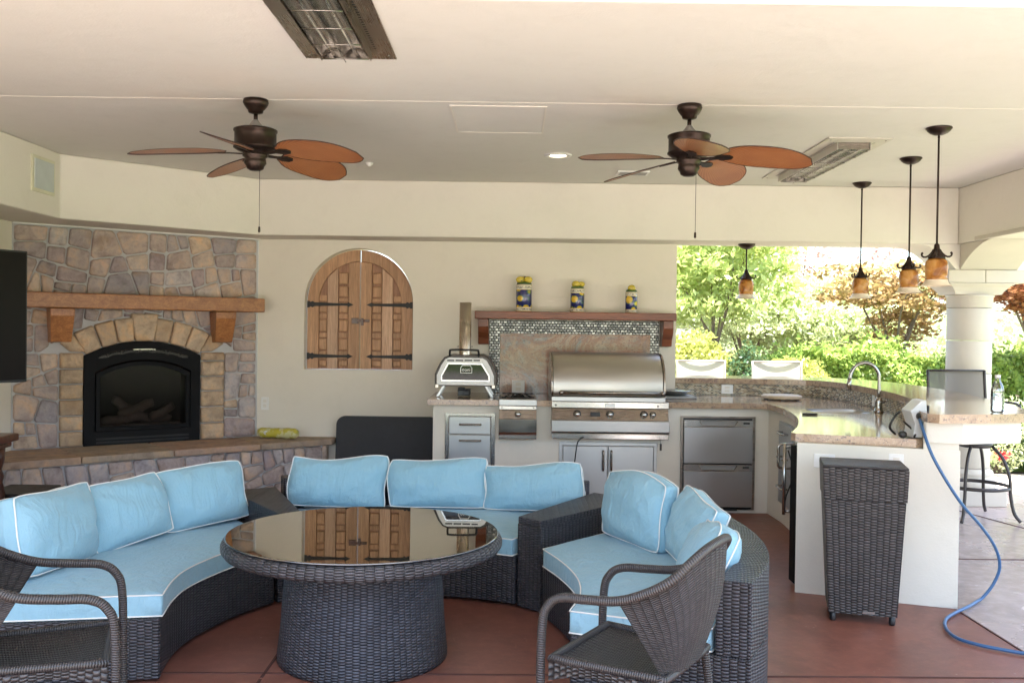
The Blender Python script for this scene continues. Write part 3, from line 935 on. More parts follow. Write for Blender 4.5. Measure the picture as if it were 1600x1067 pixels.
# ------------------------------------------------------------------ arched shutters
gr = 'arched window shutters'
def shutter(side):
    lab = 'left leaf of the arched wooden window shutters with small square panels' if side < 0 else 'right leaf of the arched wooden window shutters with small square panels'
    root = thing('window_shutter', (WXC + side * WR, 8.60, WZ0), lab, 'shutter', gr)
    r = WR - .011
    def leaf(r_, zb, inner, x_in):
        pts = [(WXC + side * x_in, zb), (WXC + side * r_, zb)]
        a1 = math.acos(min(1, x_in / r_))
        pts += [(WXC + side * r_ * math.cos(a1 * k / 14), WZS + r_ * math.sin(a1 * k / 14)) for k in range(15)]
        return pts
    MB().prism(leaf(r, WZ0 + .004, 0, .0035), 8.605, 8.620, mpXZ).build('back_board', M['shutter3'], root)
    rin = r - .105
    # outer rail (stile + arch) as one frame piece
    o = leaf(r, WZ0 + .004, 0, .006)
    a1 = math.acos(.006 / r)
    arc_o = [(WXC + side * r * math.cos(a1 * k / 14), WZS + r * math.sin(a1 * k / 14)) for k in range(15)]
    a2 = math.acos(.006 / rin)
    arc_i = [(WXC + side * rin * math.cos(a2 * k / 14), WZS + rin * math.sin(a2 * k / 14)) for k in range(14, -1, -1)]
    fr = [(WXC + side * r, WZ0 + .004)] + arc_o + arc_i + [(WXC + side * rin, WZ0 + .004)]
    MB().prism(fr, 8.575, 8.604, mpXZ).build('outer_stile', M['shutter'], root, bevel=.003)
    def col(x0, x1, mat, name, proud=8.580, z0=WZ0 + .004):
        zt0 = WZS + math.sqrt(max(0, (rin - .003) ** 2 - x0 ** 2)); zt1 = WZS + math.sqrt(max(0, (rin - .003) ** 2 - x1 ** 2))
        MB().prism([(WXC + side * x0, z0), (WXC + side * x1, z0), (WXC + side * x1, zt1), (WXC + side * x0, zt0)], proud, 8.604, mpXZ).build(name, mat, root, bevel=.003)
    col(.0035, .105, M['shutter'], 'meeting_stile', 8.577)
    col(.205, .300, M['shutter2'], 'middle_stile', 8.577)
    for (x0, x1, rows) in ((.112, .198, ((2.02, 2.10, 0), (1.895, 2.0, 0), (1.775, 1.875, 0), (1.63, 1.725, 0), (1.455, 1.565, 0), (1.285, 1.39, 0), (1.135, 1.19, 0))),
                           (.307, .380, ((1.80, 1.90, 1), (1.63, 1.725, 0), (1.455, 1.565, 0), (1.285, 1.39, 0), (1.135, 1.19, 0)))):
        for k, (z0, z1, _) in enumerate(rows):
            zt = WZS + math.sqrt(max(.0001, (rin - .006) ** 2 - max(x0, x1) ** 2)) if z1 > WZS else 9
            zz1 = min(z1, zt)
            if zz1 - z0 < .03: continue
            MB().box(min(WXC + side * x0, WXC + side * x1), max(WXC + side * x0, WXC + side * x1), 8.582, 8.604, z0, zz1).build('panel', M['shutter'], root, bevel=.010)
            zb = z1 + .012; ze = rows[k - 1][0] - .012 if k > 0 else 0
            if ze - zb > .02:
                MB().box(min(WXC + side * x0, WXC + side * x1), max(WXC + side * x0, WXC + side * x1), 8.592, 8.604, zb, ze).build('rail', M['shutter'], root, bevel=.003)
    for zc in (1.705, 1.228):
        x_o, x_i = r, .06
        P = []
        def hx(x): return WXC + side * x
        up = [(x_o, .030), (x_o - .02, .030), (x_o - .03, .020), (x_o - .05, .030), (x_o - .065, .018), (x_i + .09, .010), (x_i + .055, .012), (x_i + .05, .022), (x_i, 0)]
        P = [(hx(a), zc + b) for a, b in up] + [(hx(a), zc - b) for a, b in up[-2::-1]]
        MB().prism(P, 8.566, 8.574, mpXZ).build('strap_hinge', M['iron'], root, bevel=.001)
    return root
shl = shutter(-1); shr = shutter(1)
MB().box(WXC - .075, WXC - .012, 8.560, 8.573, 1.530, 1.582).box(WXC - .03, WXC + .09, 8.553, 8.566, 1.546, 1.570).build('latch', M['darkwood'], shl, bevel=.002)
MB().box(WXC + .012, WXC + .035, 8.552, 8.574, 1.515, 1.580).lathe([(0, -.01), (.014, -.01), (.014, .01), (0, .01)], (WXC + .04, 8.56, 1.557), 10).build('latch', M['darkwood'], shr, bevel=.002)

# ------------------------------------------------------------------ ceiling things
hat = thing('ceiling_hatch', (-.1, 5.71, CE), 'square plastered access hatch in the ceiling between the two fans', 'access hatch')
MB().box(-.365, .172, 5.36, 6.06, CE - .003, CE + .01).build('panel', M['ceiling'], hat)
fr = MB(); x0, x1, y0, y1 = -.378, .185, 5.347, 6.073
for b in ((x0, x1, y0, y0 + .012), (x0, x1, y1 - .012, y1), (x0, x0 + .012, y0 + .012, y1 - .012), (x1 - .012, x1, y0 + .012, y1 - .012)):
    fr.box(b[0], b[1], b[2], b[3], CE - .005, CE - .0001)
fr.build('frame', M['trimline'], hat)
dl = thing('recessed_light', (.32, 6.82, CE), 'lit round recessed downlight in the ceiling left of the right fan', 'downlight')
MB().lathe([(.062, -.001), (.066, -.012), (.098, -.010), (.103, -.002)], (.32, 6.82, CE), 28, capb=False, capt=False).build('trim_ring', M['white'], dl)
n = NT('lit_bulb'); n.P(color=(.9, .8, .6), em=(1, .82, .55), ems=2.2)
MB().lathe([(0, -.006), (.05, -.006), (.062, -.004)], (.32, 6.82, CE), 24, capt=False).build('bulb', n.mat, dl)
sp = thing('ceiling_vent', (.96, 7.54, CE), 'small white rectangular grille in the ceiling behind the right fan', 'vent')
MB().box(.83, 1.09, 7.45, 7.63, CE - .012, CE - .0005).build('frame', M['white'], sp, bevel=.003)
g = MB()
for k in range(7): g.box(.85, 1.07, 7.47 + k * .02, 7.48 + k * .02, CE - .015, CE - .012)
g.build('slat', M['greymetal'], sp)
sp = thing('small_ceiling_sensor', (-.80, 7.2, CE), 'tiny white cone sensor on the ceiling at the right blade tip of the left fan', 'sensor')
MB().lathe([(.03, 0), (.028, -.012), (.01, -.03), (0, -.03)], (-1.13, 7.25, CE), 14).build('cone', M['white'], sp)
vt = thing('wall_speaker', (-3.43, 6.76, 2.57), 'pale square flush speaker grille high on the left return beam', 'wall speaker')
MB().box(-3.431, -3.418, 6.60, 6.925, 2.44, 2.70).build('frame', plain('cream_paint', (.62, .60, .44), .5), vt, bevel=.003)
MB().box(-3.419, -3.412, 6.625, 6.90, 2.465, 2.675).build('grille', plain('grille_cloth', (.50, .54, .53), .8, bump=.4, bscale=300), vt, bevel=.002)

# heaters
def heater(x0, x1, y0, y1, lab, fm):
    root = thing('ceiling_heater', ((x0 + x1) / 2, (y0 + y1) / 2, CE), lab, 'patio heater', 'long radiant heaters recessed in the ceiling')
    xi0, xi1, yi0, yi1 = x0 + .10, x1 - .10, y0 + .13, y1 - .13
    mb = MB().prism([(x0, y0), (x1, y0), (x1, y1), (x0, y1)], CE - .008, CE - .001, mpXY, holes=[[(xi0, yi0), (xi1, yi0), (xi1, yi1), (xi0, yi1)]])
    mb.build('frame', fm, root, bevel=.001)
    # dark inner tray just below ceiling plane
    MB().box(xi0, xi1, yi0, yi1, CE - .004, CE - .0005).build('tray', M['steeld'], root)
    # curved reflector troughs
    n_ = 12
    for cx_ in ((xi0 + xi1) / 2 - .052, (xi0 + xi1) / 2 + .052):
        P = []
        for k in range(n_ + 1):
            a = PI * k / n_
            P.append([(cx_ - .05 * math.cos(a), y, CE - .052 + .046 * math.sin(a)) for y in (yi0 + .05, yi1 - .05)])
        MB().grid(P).build('reflector', M['steel2'], root, recalc=False)
        MB().tube([(cx_, yi0 + .03, CE - .035), (cx_, yi1 - .03, CE - .035)], .010, 10).build('element', M['quartz'], root)
    sidem = MB()
    sidem.box(xi0, xi0 + .004, yi0, yi1, CE - .055, CE - .005).box(xi1 - .004, xi1, yi0, yi1, CE - .055, CE - .005)
    sidem.build('side_rail', fm, root)
    gd = MB()
    ny = int((yi1 - yi0) / .22)
    for k in range(ny + 1):
        y = yi0 + .04 + (yi1 - yi0 - .08) * k / ny
        gd.tube([(xi0 + .008, y, CE - .058), ((xi0 + xi1) / 2, y - .03, CE - .066), (xi1 - .008, y, CE - .058)], .0028, 6)
    for x in ((xi0 + xi1) / 2,):
        gd.tube([(x, yi0 + .02, CE - .066), (x, yi1 - .02, CE - .066)], .0025, 6)
    gd.build('wire_guard', M['chrome'], root)
    for yy in (yi0 + .012, yi1 - .012):
        e = MB().box(xi0 + .01, xi1 - .01, yy - .006, yy + .006, CE - .050, CE - .006); e.build('end_plate', M['steeld'], root)
    for x in (x0 + .03, x1 - .03):
        for y in (y0 + .06, y1 - .06):
            MB().lathe([(0, -.0115), (.006, -.010), (.008, -.008)], (x, y, CE), 8).build('screw', M['chrome'], root)
    for x in (xi0 - .022, xi1 + .022):
        sl_ = MB()
        for k in range(int((yi1 - yi0) / .03)):
            sl_.box(x - .006, x + .006, yi0 + k * .03, yi0 + k * .03 + .008, CE - .0095, CE - .0085)
        sl_.build('slot_row', M['black'], root)
heater(-.995, -.565, 2.80, 4.43, 'bronze steel radiant heater in the ceiling at the top edge of the photo', M['heater'])
heater(2.055, 2.48, 6.08, 7.72, 'pale framed radiant heater in the ceiling between right fan and pendants', M['heater2'])

# ceiling fans
def make_fan():
    root = thing('ceiling_fan', (0, 0, 0), '', 'ceiling fan', 'ceiling fans with five palm leaf blades')
    L = dict(local=True)
    MB().lathe([(.068, 0), (.072, -.018), (.066, -.032), (.064, -.036), (.05, -.055), (.044, -.060), (.04, -.075), (.018, -.082)], n=28).build('canopy', M['bronze'], root, **L)
    MB().lathe([(.012, -.08), (.012, -.13)], n=12).build('downrod', M['bronze'], root, **L)
    MB().lathe([(.014, -.115), (.024, -.13), (.045, -.155), (.05, -.160), (.108, -.166), (.118, -.172)], n=28).build('top_cone', M['greymetal'], root, **L)
    MB().lathe([(.112, -.168), (.122, -.172), (.122, -.182), (.116, -.188), (.116, -.262), (.122, -.268), (.122, -.276), (.100, -.290), (.070, -.300), (.070, -.31)], n=36).build('motor_housing', M['bronze'], root, **L)
    MB().lathe([(.068, -.305), (.072, -.32), (.058, -.332), (.060, -.345), (.062, -.36), (.050, -.378), (.046, -.392), (.028, -.402), (0, -.404)], n=28).build('switch_hub', M['bronze'], root, **L)
    for k in range(5):
        a = math.radians(-26 + 72 * k)
        R0, R1, HW = .165, .66, .128
        pit = math.radians(17)
        def place(u, w, dz=0, a=a):
            w = w + .085 * max(0, (u - R0) / (R1 - R0)) ** 1.6
            x = u; y = w * math.cos(pit); z = -.302 - w * math.sin(pit) + dz
            droop = -.02 * ((u - R0) / (R1 - R0)) ** 2
            return (x * math.cos(a) - y * math.sin(a), x * math.sin(a) + y * math.cos(a), z + droop)
        def hw(t):
            return HW * max(.08, (1 - abs(2 * (t ** 1.12) - 1) ** 2.7)) ** .5
        nu, nv = 18, 6
        mb = MB()
        for sgn in (0.0018, -.0018):
            P = []; 
            for i in range(nu + 1):
                t = i / nu; h = hw(t)
                P.append([place(R0 + (R1 - R0) * t, h * (2 * j / nv - 1), sgn) for j in range(nv + 1)])
            b0 = len(mb.f)
            mb.grid(P, us=[i / nu for i in range(nu + 1)], vs=[2 * j / nv - 1 for j in range(nv + 1)])
        bl = mb.build('blade', M['blade'], root, recalc=False, weld=False, local=True)
        rim = []
        for i in range(nu + 1): rim.append(place(R0 + (R1 - R0) * i / nu, hw(i / nu)))
        for i in range(nu, -1, -1): rim.append(place(R0 + (R1 - R0) * i / nu, -(hw(i / nu))))
        MB().tube(rim, .0034, 6, closed=True).build('rim', M['bladetrim'], bl, local=True)
        br_ = MB()
        br_.prism([(.06, -.014), (.14, -.010), (.19, -.030), (.235, -.022), (.25, 0), (.235, .022), (.19, .030), (.14, .010), (.06, .014)], -.0085, -.003, lambda x, y, d: place(x, y, d))
        br_.build('blade_arm', M['bronze'], root, local=True)
    mb = MB().tube([(.035, -.035, -.38), (.035, -.035, -.72)], .0016, 5)
    ch = mb.build('pull_chain', M['bronze'], root, local=True)
    MB().lathe([(0, 0), (.006, -.004), (.007, -.03), (.004, -.034), (0, -.036)], (.035, -.035, -.72), 10).build('pull_knob', M['bronze'], ch, local=True)
    return root
fan = make_fan()
fan.location = (-1.47, 5.28, CE)
fan['label'] = 'left ceiling fan with brown leaf blades, in front of the fireplace side'
dup(fan, (.99, 5.28, CE), 0.02, 'right ceiling fan with brown leaf blades, near the pendant lamps')

# pendants
def make_pendant(drop, name='pendant_lamp'):
    root = thing(name, (0, 0, 0), '', 'pendant lamp', 'pendant lamps over the bar')
    k = dict(local=True)
    MB().lathe([(.076, 0), (.078, -.008), (.070, -.014), (.068, -.02), (.052, -.034), (.03, -.044), (.012, -.048)], n=24).build('canopy', M['bronze'], root, **k)
    zt = -drop + .235
    MB().tube([(0, 0, -.045), (0, 0, zt)], .0065, 8).ball((0, 0, -.058), .009, 8).build('rod', M['bronze'], root, **k)
    MB().lathe([(.008, zt + .03), (.016, zt + .02), (.018, zt), (.026, zt - .03), (.050, zt - .055), (.052, zt - .065)], n=20).build('shade_holder', M['bronze'], root, **k)
    for i in range(4):
        a = PI / 4 + i * PI / 2 + .3
        pts = [(r * math.cos(a), r * math.sin(a), zt + z) for r, z in ((.018, -.008), (.03, -.03), (.055, -.052), (.078, -.052), (.086, -.036), (.078, -.026))]
        MB().tube([tuple(p) for p in crom(pts, 10)], [.006] * 8 + [.008, .006], 7).build('scroll', M['bronze'], root, **k)
    z0 = zt - .065
    prof = [(.040, z0), (.058, z0 - .018), (.064, z0 - .05), (.060, z0 - .10), (.058, z0 - .118), (.063, z0 - .130)]
    mb = MB().lathe(prof, n=28, capb=False, capt=False)
    o = mb.build('glass_shade', M['amber'], root, local=True, recalc=False)
    s = o.modifiers.new('s', 'SOLIDIFY'); s.thickness = .004
    MB().lathe([(.064, z0 - .1305), (.070, z0 - .145), (.078, z0 - .157), (.092, z0 - .170)], n=28, capb=False, capt=False).build('shade_lip', M['frost'], root, local=True, recalc=False)
    return root
pd = make_pendant(.98)
pd.location = (2.63, 5.77, CE)
pd['label'] = 'amber glass pendant lamp on the tallest looking rod, nearest of the row over the bar'
dup(pd, (2.885, 6.77, CE), .5, 'amber glass pendant lamp, middle of the three long rods over the bar')
dup(pd, (2.96, 7.91, CE), 1.1, 'amber glass pendant lamp, leftmost of the three long rods over the bar')
p4 = make_pendant(.49)
p4.location = (2.10, 8.36, BZ); p4['label'] = 'small amber pendant lamp on a short rod under the back beam, before the green garden'

# ------------------------------------------------------------------ bar, counter and outdoor kitchen
EDGE = [tuple(p) for p in crom([(2.105, 7.625), (2.10, 7.2), (2.045, 6.75), (1.95, 6.30), (1.80, 5.82), (1.645, 5.44)], 26)]
BARW = [tuple(p) for p in crom([(1.50, 8.54), (2.0, 8.545), (2.45, 8.52), (2.74, 8.40), (2.875, 8.10), (2.885, 7.6), (2.84, 7.05), (2.77, 6.55), (2.64, 6.0), (2.44, 5.45), (2.285, 5.13)], 48)]
BARO = [tuple(p) for p in offset2(BARW, .165)]
BARI_TOP = [tuple(p) for p in offset2(BARW, -.03)]
BARO_TOP = [tuple(p) for p in crom([(1.50, 9.06), (2.1, 9.07), (2.7, 9.02), (3.14, 8.82), (3.37, 8.3), (3.40, 7.6), (3.33, 6.9), (3.22, 6.3), (3.09, 5.72), (2.99, 5.40)], 48)]
bar = thing('bar_counter', (2.6, 7.0, 0), 'cream curved raised bar wall with brown granite top and mosaic strip', 'bar')
def loft_wall(inner, outer, z0, z1, name, mat, parent, **k):
    mb = MB()
    P = []
    for a, b in zip(inner, outer):
        P.append([(a[0], a[1], z0), (a[0], a[1], z1)])
    mb.grid(P)
    mb.grid([[(b[0], b[1], z0), (b[0], b[1], z1)] for b in outer])
    mb.grid([[(a[0], a[1], z1), (b[0], b[1], z1)] for a, b in zip(inner, outer)], smooth=False)
    mb.grid([[(a[0], a[1], z0), (b[0], b[1], z0)] for a, b in zip(inner, outer)], smooth=False)
    for i in (0, -1):
        a, b = inner[i], outer[i]
        mb.add([(a[0], a[1], z0), (b[0], b[1], z0), (b[0], b[1], z1), (a[0], a[1], z1)], [(0, 1, 2, 3)])
    return mb.build(name, mat, parent, **k)
BARO[-1] = (2.452, 5.068); 
loft_wall(BARW, BARO, 0, 1.022, 'bar_wall', M['cabinet'], bar)
# granite bar top with rounded nose at the open end
top = BARI_TOP[:-1] + [(2.255, 5.02), (2.30, 4.975), (2.60, 5.02)] + [(2.84, 5.10), (2.93, 5.22)] + BARO_TOP[::-1]
MB().prism(top, 1.023, 1.072, mpXY).build('granite_bar_top', M['granite'], bar, bevel=.022, seg=4)
# fascia carrying the overhang
MB().prism([(2.275, 5.118), (2.284, 5.096), (2.455, 5.035), (2.83, 5.14), (2.90, 5.6), (2.62, 5.62), (2.456, 5.08)], 0.905, 1.022, mpXY).build('overhang_fascia', M['cabinet'], bar, bevel=.006)
# mosaic strip
mi = offset2(BARW, -.007)
mb = MB(); mb.grid([[(a[0], a[1], .917), (a[0], a[1], 1.022)] for a in mi])
L_ = 0
mb.build('mosaic_strip', M['mosaic'], bar, recalc=False)

ctr = thing('kitchen_counter', (.7, 8.0, 0), 'cream stucco outdoor kitchen counter with rounded brown granite top', 'counter')
cab = [(-.646, 7.68), (2.135, 7.68)] + [(p[0] + .04, p[1] - .01) for p in EDGE[3:-1]] + [(1.655, 5.352), (2.457, 5.060), (2.467, 5.095), (2.36, 5.20)] + [(p[0] - .002, p[1]) for p in BARW[::-1][3:-1]] + [(1.49, 8.495), (-.646, 8.495)]
def between(c, lo, hi): return lo < c < hi
MB().prism(cab, 0, .866, mpXY).build('cabinet_base', M['cabinet'], ctr, bevel=.008)
# cut sink as hole in granite
SKC = (2.47, 6.98)
sink = []
for k in range(28):
    a = 2 * PI * k / 28
    ca, sa = math.cos(a), math.sin(a)
    e = .55
    sink.append((SKC[0] + .225 * math.copysign(abs(ca) ** e, ca) + .0, SKC[1] + .20 * math.copysign(abs(sa) ** e, sa)))
gtop = ([(-.69, 7.625), (-.102, 7.625), (-.102, 8.16), (.212, 8.16), (.212, 7.625), (.333, 7.625), (.333, 8.30), (1.300, 8.30), (1.300, 7.625)] + EDGE
        + [(1.66, 5.405), (1.70, 5.385), (2.262, 5.168)] + [(p[0] - .008, p[1] - .003) for p in BARW[::-1][1:]] + [(1.48, 8.496), (-.69, 8.496)])
MB().prism(gtop, .867, .915, mpXY, holes=[sink]).build('granite_countertop', M['granite'], ctr, bevel=.021, seg=4)

# sink basin: pocket (stands in a slightly lowered tray) visible through the hole
sk = thing('sink', (SKC[0], SKC[1], .88), 'undermount steel sink in the curved granite counter', 'sink')
rim = sink
P = []
for f, z in ((1.0, .914), (1.0, .905), (.985, .880), (.93, .8765), (.2, .8762)):
    P.append([(SKC[0] + (p[0] - SKC[0]) * f * .997, SKC[1] + (p[1] - SKC[1]) * f * .997, z) for p in rim])
MB().grid(P, cv=True).add(P[-1], [tuple(range(len(rim)))]) if False else None
mb = MB().grid(P, cv=True); mb.add(P[-1], [tuple(range(len(rim)))]); mb.build('basin', M['steel'], sk, recalc=False)
MB().lathe([(0, .003), (.035, .003), (.04, 0)], (SKC[0] + .02, SKC[1], .8765), 16).build('drain', M['chrome'], sk)

fa = thing('kitchen_faucet', (2.735, 6.92, .915), 'brushed gooseneck faucet beside the sink on the curved counter', 'faucet')
fx, fy = 2.735, 6.90
MB().lathe([(.034, 0), (.036, .008), (.030, .02), (.026, .05), (.028, .085), (.022, .105), (.016, .115)], (fx, fy, .915), 18).build('body', M['chrome'], fa)
gp = [(fx, fy, 1.02), (fx, fy, 1.16), (fx - .01, fy, 1.215), (fx - .05, fy, 1.265), (fx - .11, fy, 1.282), (fx - .17, fy, 1.262), (fx - .208, fy, 1.21), (fx - .22, fy, 1.155)]
MB().tube([tuple(p) for p in crom(gp, 26)], .0125, 12).build('gooseneck', M['chrome'], fa)
MB().tube([(fx - .22, fy, 1.165), (fx - .223, fy, 1.13), (fx - .226, fy, 1.075)], [.014, .017, .021], 12).build('spray_head', M['chrome'], fa)
MB().tube([(fx, fy, .985), (fx + .02, fy - .045, .995), (fx + .03, fy - .085, 1.02)], [.012, .008, .006], 8).build('handle', M['chrome'], fa)

# mosaic + slab splashback behind the grill
spb = thing('backsplash', (.57, 8.49, .915), 'brown stone slab framed in small metallic mosaic behind the grill', 'backsplash')
mo = [(-.208, .917), (1.345, .917), (1.345, 1.584), (-.208, 1.584)]
hl = [(-.108, .918), (1.262, .918), (1.262, 1.460), (-.108, 1.460)]
mb = MB()
for (a0_, a1_, b0_, b1_) in ((-.208, -.110, .917, 1.584), (1.264, 1.345, .917, 1.584), (-.110, 1.264, 1.462, 1.584)):
    mb.box(a0_, a1_, 8.482, 8.4985, b0_, b1_)
mb.build('mosaic_border', M['mosaic2'], spb)
MB().box(-.108, .58, 8.476, 8.4985, .917, 1.46).build('stone_slab', M['slab'], spb, bevel=.001)
MB().box(.581, 1.262, 8.476, 8.4985, .917, 1.46).build('stone_slab', M['slab'], spb, bevel=.001)

sh = thing('wooden_shelf', (.56, 8.37, 1.6), 'dark reddish wooden shelf on two brackets above the grill', 'shelf')
MB().box(-.335, 1.462, 8.25, 8.498, 1.589, 1.657).build('shelf_board', M['shelf'], sh, bevel=.006)
for x0_, x1_ in ((-.305, -.212), (1.352, 1.442)):
    P = [(8.496, 1.588), (8.29, 1.588), (8.29, 1.52), (8.31, 1.47), (8.36, 1.42), (8.38, 1.36), (8.496, 1.355)]
    MB().prism(P, x0_, x1_, mpYZ).build('bracket', M['shelf'], sh, bevel=.004)

def jar_mat():
    n = NT('painted_lemon_jar')
    tc = n.n('TexCoord'); sp_ = n.n('SeparateXYZ'); n.set(sp_.inputs[0], tc.outputs['Generated'])
    z = sp_.outputs[2]
    c = n.coord('Object')
    v = n.n('TexVoronoi', Scale=13.0); n.set(v.inputs['Vector'], c)
    lemon = n.ramp(v.outputs['Distance'], [(.0, (.85, .55, .05)), (.40, (.62, .40, .03)), (.44, (.10, .20, .05)), (.50, (.014, .018, .11)), (1, (.014, .018, .10))])
    cream = (.74, .70, .56)
    w = n.noise(n.coord('Object', (1, 1, .5)), 150, 3, .7)
    script = n.ramp(w, [(.46, (.09, .08, .07)), (.54, cream)])
    col = n.mix(n.ramp(z, [(.0, (0, 0, 0)), (.17, (1, 1, 1)), (.80, (0, 0, 0))], 'CONSTANT'), cream, lemon)
    sband = n.ramp(z, [(.0, (0, 0, 0)), (.055, (1, 1, 1)), (.12, (0, 0, 0)), (.85, (1, 1, 1)), (.93, (0, 0, 0))], 'CONSTANT')
    col = n.mix(sband, col, script)
    line = n.ramp(z, [(0, (1, 1, 1)), (.03, (0, 0, 0)), (.145, (1, 1, 1)), (.165, (0, 0, 0)), (.80, (1, 1, 1)), (.82, (0, 0, 0)), (.955, (1, 1, 1)), (.975, (0, 0, 0))], 'CONSTANT')
    col = n.mix(n.math('MULTIPLY', line, .8), col, (.50, .33, .08))
    n.P(color=col, rough=.15, coat=.5)
    return n.mat
jm = jar_mat(); lem = plain('glazed_lemon', (.60, .46, .05), .25, var=.25, scale=30, coat=.5); lfm = plain('glazed_leaf', (.06, .11, .02), .3)
def jar(px, r, hb, lemons, lab):
    x = px; y = 8.365; z = 1.657
    root = thing('ceramic_jar', (x, y, z), lab, 'jar', 'blue and yellow lemon jars on the shelf')
    MB().lathe([(r * .94, 0), (r, .004), (r, hb - .006), (r * .95, hb)], (x, y, z), 28).build('body', jm, root)
    MB().lathe([(r * .93, 0), (r * .96, .006), (r * .9, .016), (r * .4, .03), (0, .034)], (x, y, z + hb + .001), 24).build('lid', lfm, root)
    for dx, dy, dz, s_ in lemons:
        MB().ball((x + dx * r, y + dy * r - r * .2, z + hb + .012 + dz * r), (r * .50 * s_, r * .42 * s_, r * .40 * s_), 12).build('lemon', lem, root)
    for a in (.4, 2.4, 4.2):
        P = [(0, 0), (.25, .12), (.55, .05), (.8, -.05), (.5, -.14), (.2, -.1)]
        MB().prism(P, 0, .06, lambda u, w, d: (x + r * (u * math.cos(a) - w * math.sin(a)), y - r * .25 + r * (u * math.sin(a) + w * math.cos(a)), z + hb + r * (.62 + d - .5 * u * u))).build('leaf', lfm, root)
    MB().tube([(x, y - r * .3, z + hb + r * .5), (x + r * .02, y - r * .3, z + hb + r * .85), (x + r * .12, y - r * .3, z + hb + r * 1.05)], r * .06, 6).build('stem', M['iron'], root)
jar(.103, .072, .243, [(-.5, -.1, .42, 1.1), (.5, -.1, .42, 1.1), (0, .3, .5, 1)], 'tallest lemon jar with two lemons on its lid, at the left of the shelf')
jar(.584, .063, .213, [(-.25, -.1, .42, 1.25), (.55, 0, .45, 1)], 'middle sized lemon jar in the centre of the shelf')
jar(1.070, .055, .188, [(0, -.1, .42, 1.35)], 'smallest lemon jar with a single lemon lid, at the right of the shelf')

# grill
grl = thing('built_in_grill', (.81, 7.9, .88), 'wide stainless built-in gas grill with closed curved hood', 'grill')
hood = [(7.60, .955), (7.585, .99), (7.59, 1.08), (7.625, 1.17), (7.69, 1.24), (7.78, 1.285), (7.88, 1.302), (8.15, 1.305), (8.25, 1.28), (8.27, 1.0), (8.27, .955)]
hc = [tuple(p) for p in crom(hood[:7], 26)] + hood[7:]
MB().prism(hc, .340, 1.245, mpYZ, smooth_sides=True).build('hood', M['hood'], grl, bevel=.006)
MB().prism([(a, b) if i else (a, b) for i, (a, b) in enumerate([(y - .006 if y < 7.9 else y, z + .004) for y, z in hc])], 1.246, 1.262, mpYZ).build('hood_side', M['steeld'], grl)
MB().prism([(y - .006 if y < 7.9 else y, z + .004) for y, z in hc], .328, .339, mpYZ).build('hood_side', M['steeld'], grl)
hb_ = MB().tube([(.41, 7.505, .992), (1.225, 7.505, .992)], .0125, 14)
hb_.build('hood_handle', M['steeld'], grl)
for x in (.405, 1.225):
    MB().tube([(x, 7.505, .992), (x, 7.592, .984)], [.018, .018], 12).ball((x, 7.505, .992), .0190, 12).build('handle_post', M['steeld'], grl)
MB().box(.330, 1.262, 7.585, 8.28, .915, .953).build('fire_box', M['steel'], grl, bevel=.003)
MB().box(.331, 1.290, 7.572, 7.75, .862, .914).build('upper_panel', M['steel2'], grl, bevel=.004)
P = [(7.574, .861), (7.60, .861), (7.60, .770), (7.530, .770)]
MB().prism([(7.572, .860), (7.74, .860), (7.74, .765), (7.535, .765)], .331, 1.285, mpYZ).build('control_panel', M['steeld'], grl, bevel=.003)
MB().prism([(7.525, .764), (7.72, .764), (7.72, .660), (7.548, .660), (7.528, .672)], .329, 1.290, mpYZ).build('drip_panel', M['steel'], grl, bevel=.004)
MB().box(.332, 1.285, 7.560, 7.70, .612, .659).build('lower_lip', M['steel2'], grl, bevel=.003)
MB().box(.330, 1.288, 7.535, 7.552, .652, .659).build('lip_strip', M['steeld'], grl)
for px in (902, 953.5, 1006.5, 1020.5):
    x = W(px, 648, 7.53)[0]
    rk = .026 if px != 1020.5 else .021
    mpk = lambda a, b, c, x=x: (x + a, 7.553 - c, .815 + b)
    MB().lathe([(rk, 0), (rk, .008), (rk * .78, .012), (rk * .75, .034), (rk * .6, .040), (0, .041)], n=20, mp=mpk).build('knob', M['steel2'], grl)
    MB().lathe([(rk * 1.15, -.004), (rk * 1.25, .003), (rk * 1.05, .006)], n=20, mp=mpk, capb=False, capt=False).build('knob_bezel', M['black'], grl)
MB().box(.645, .725, 7.545, 7.556, .797, .833).build('display', M['black'], grl, bevel=.002)
MB().box(.765, .850, 7.567, 7.573, .873, .900).build('badge', M['steel'], grl, bevel=.002)
for x in (.365, 1.20):
    MB().lathe([(.008, 0), (.008, .004), (0, .005)], n=8, mp=lambda a, b, c, x=x: (x + a, 7.572 - c, .885 + b)).build('bolt', M['steeld'], grl)
# grill cords
cdp = [W(912, 682, 7.54), W(903, 690, 7.53), W(900, 705, 7.52), W(898, 720, 7.55), W(893, 745, 7.60)]
MB().tube([tuple(p) for p in crom(cdp, 16)], .0055, 7).build('cord', M['black'], grl)
MB().tube([W(1031, 683, 7.56), W(1032, 695, 7.56)], .002, 5).build('tag_wire', M['black'], grl)
MB().box(1.216, 1.232, 7.55, 7.565, .525, .580).build('hanging_tag', M['black'], grl, bevel=.002)

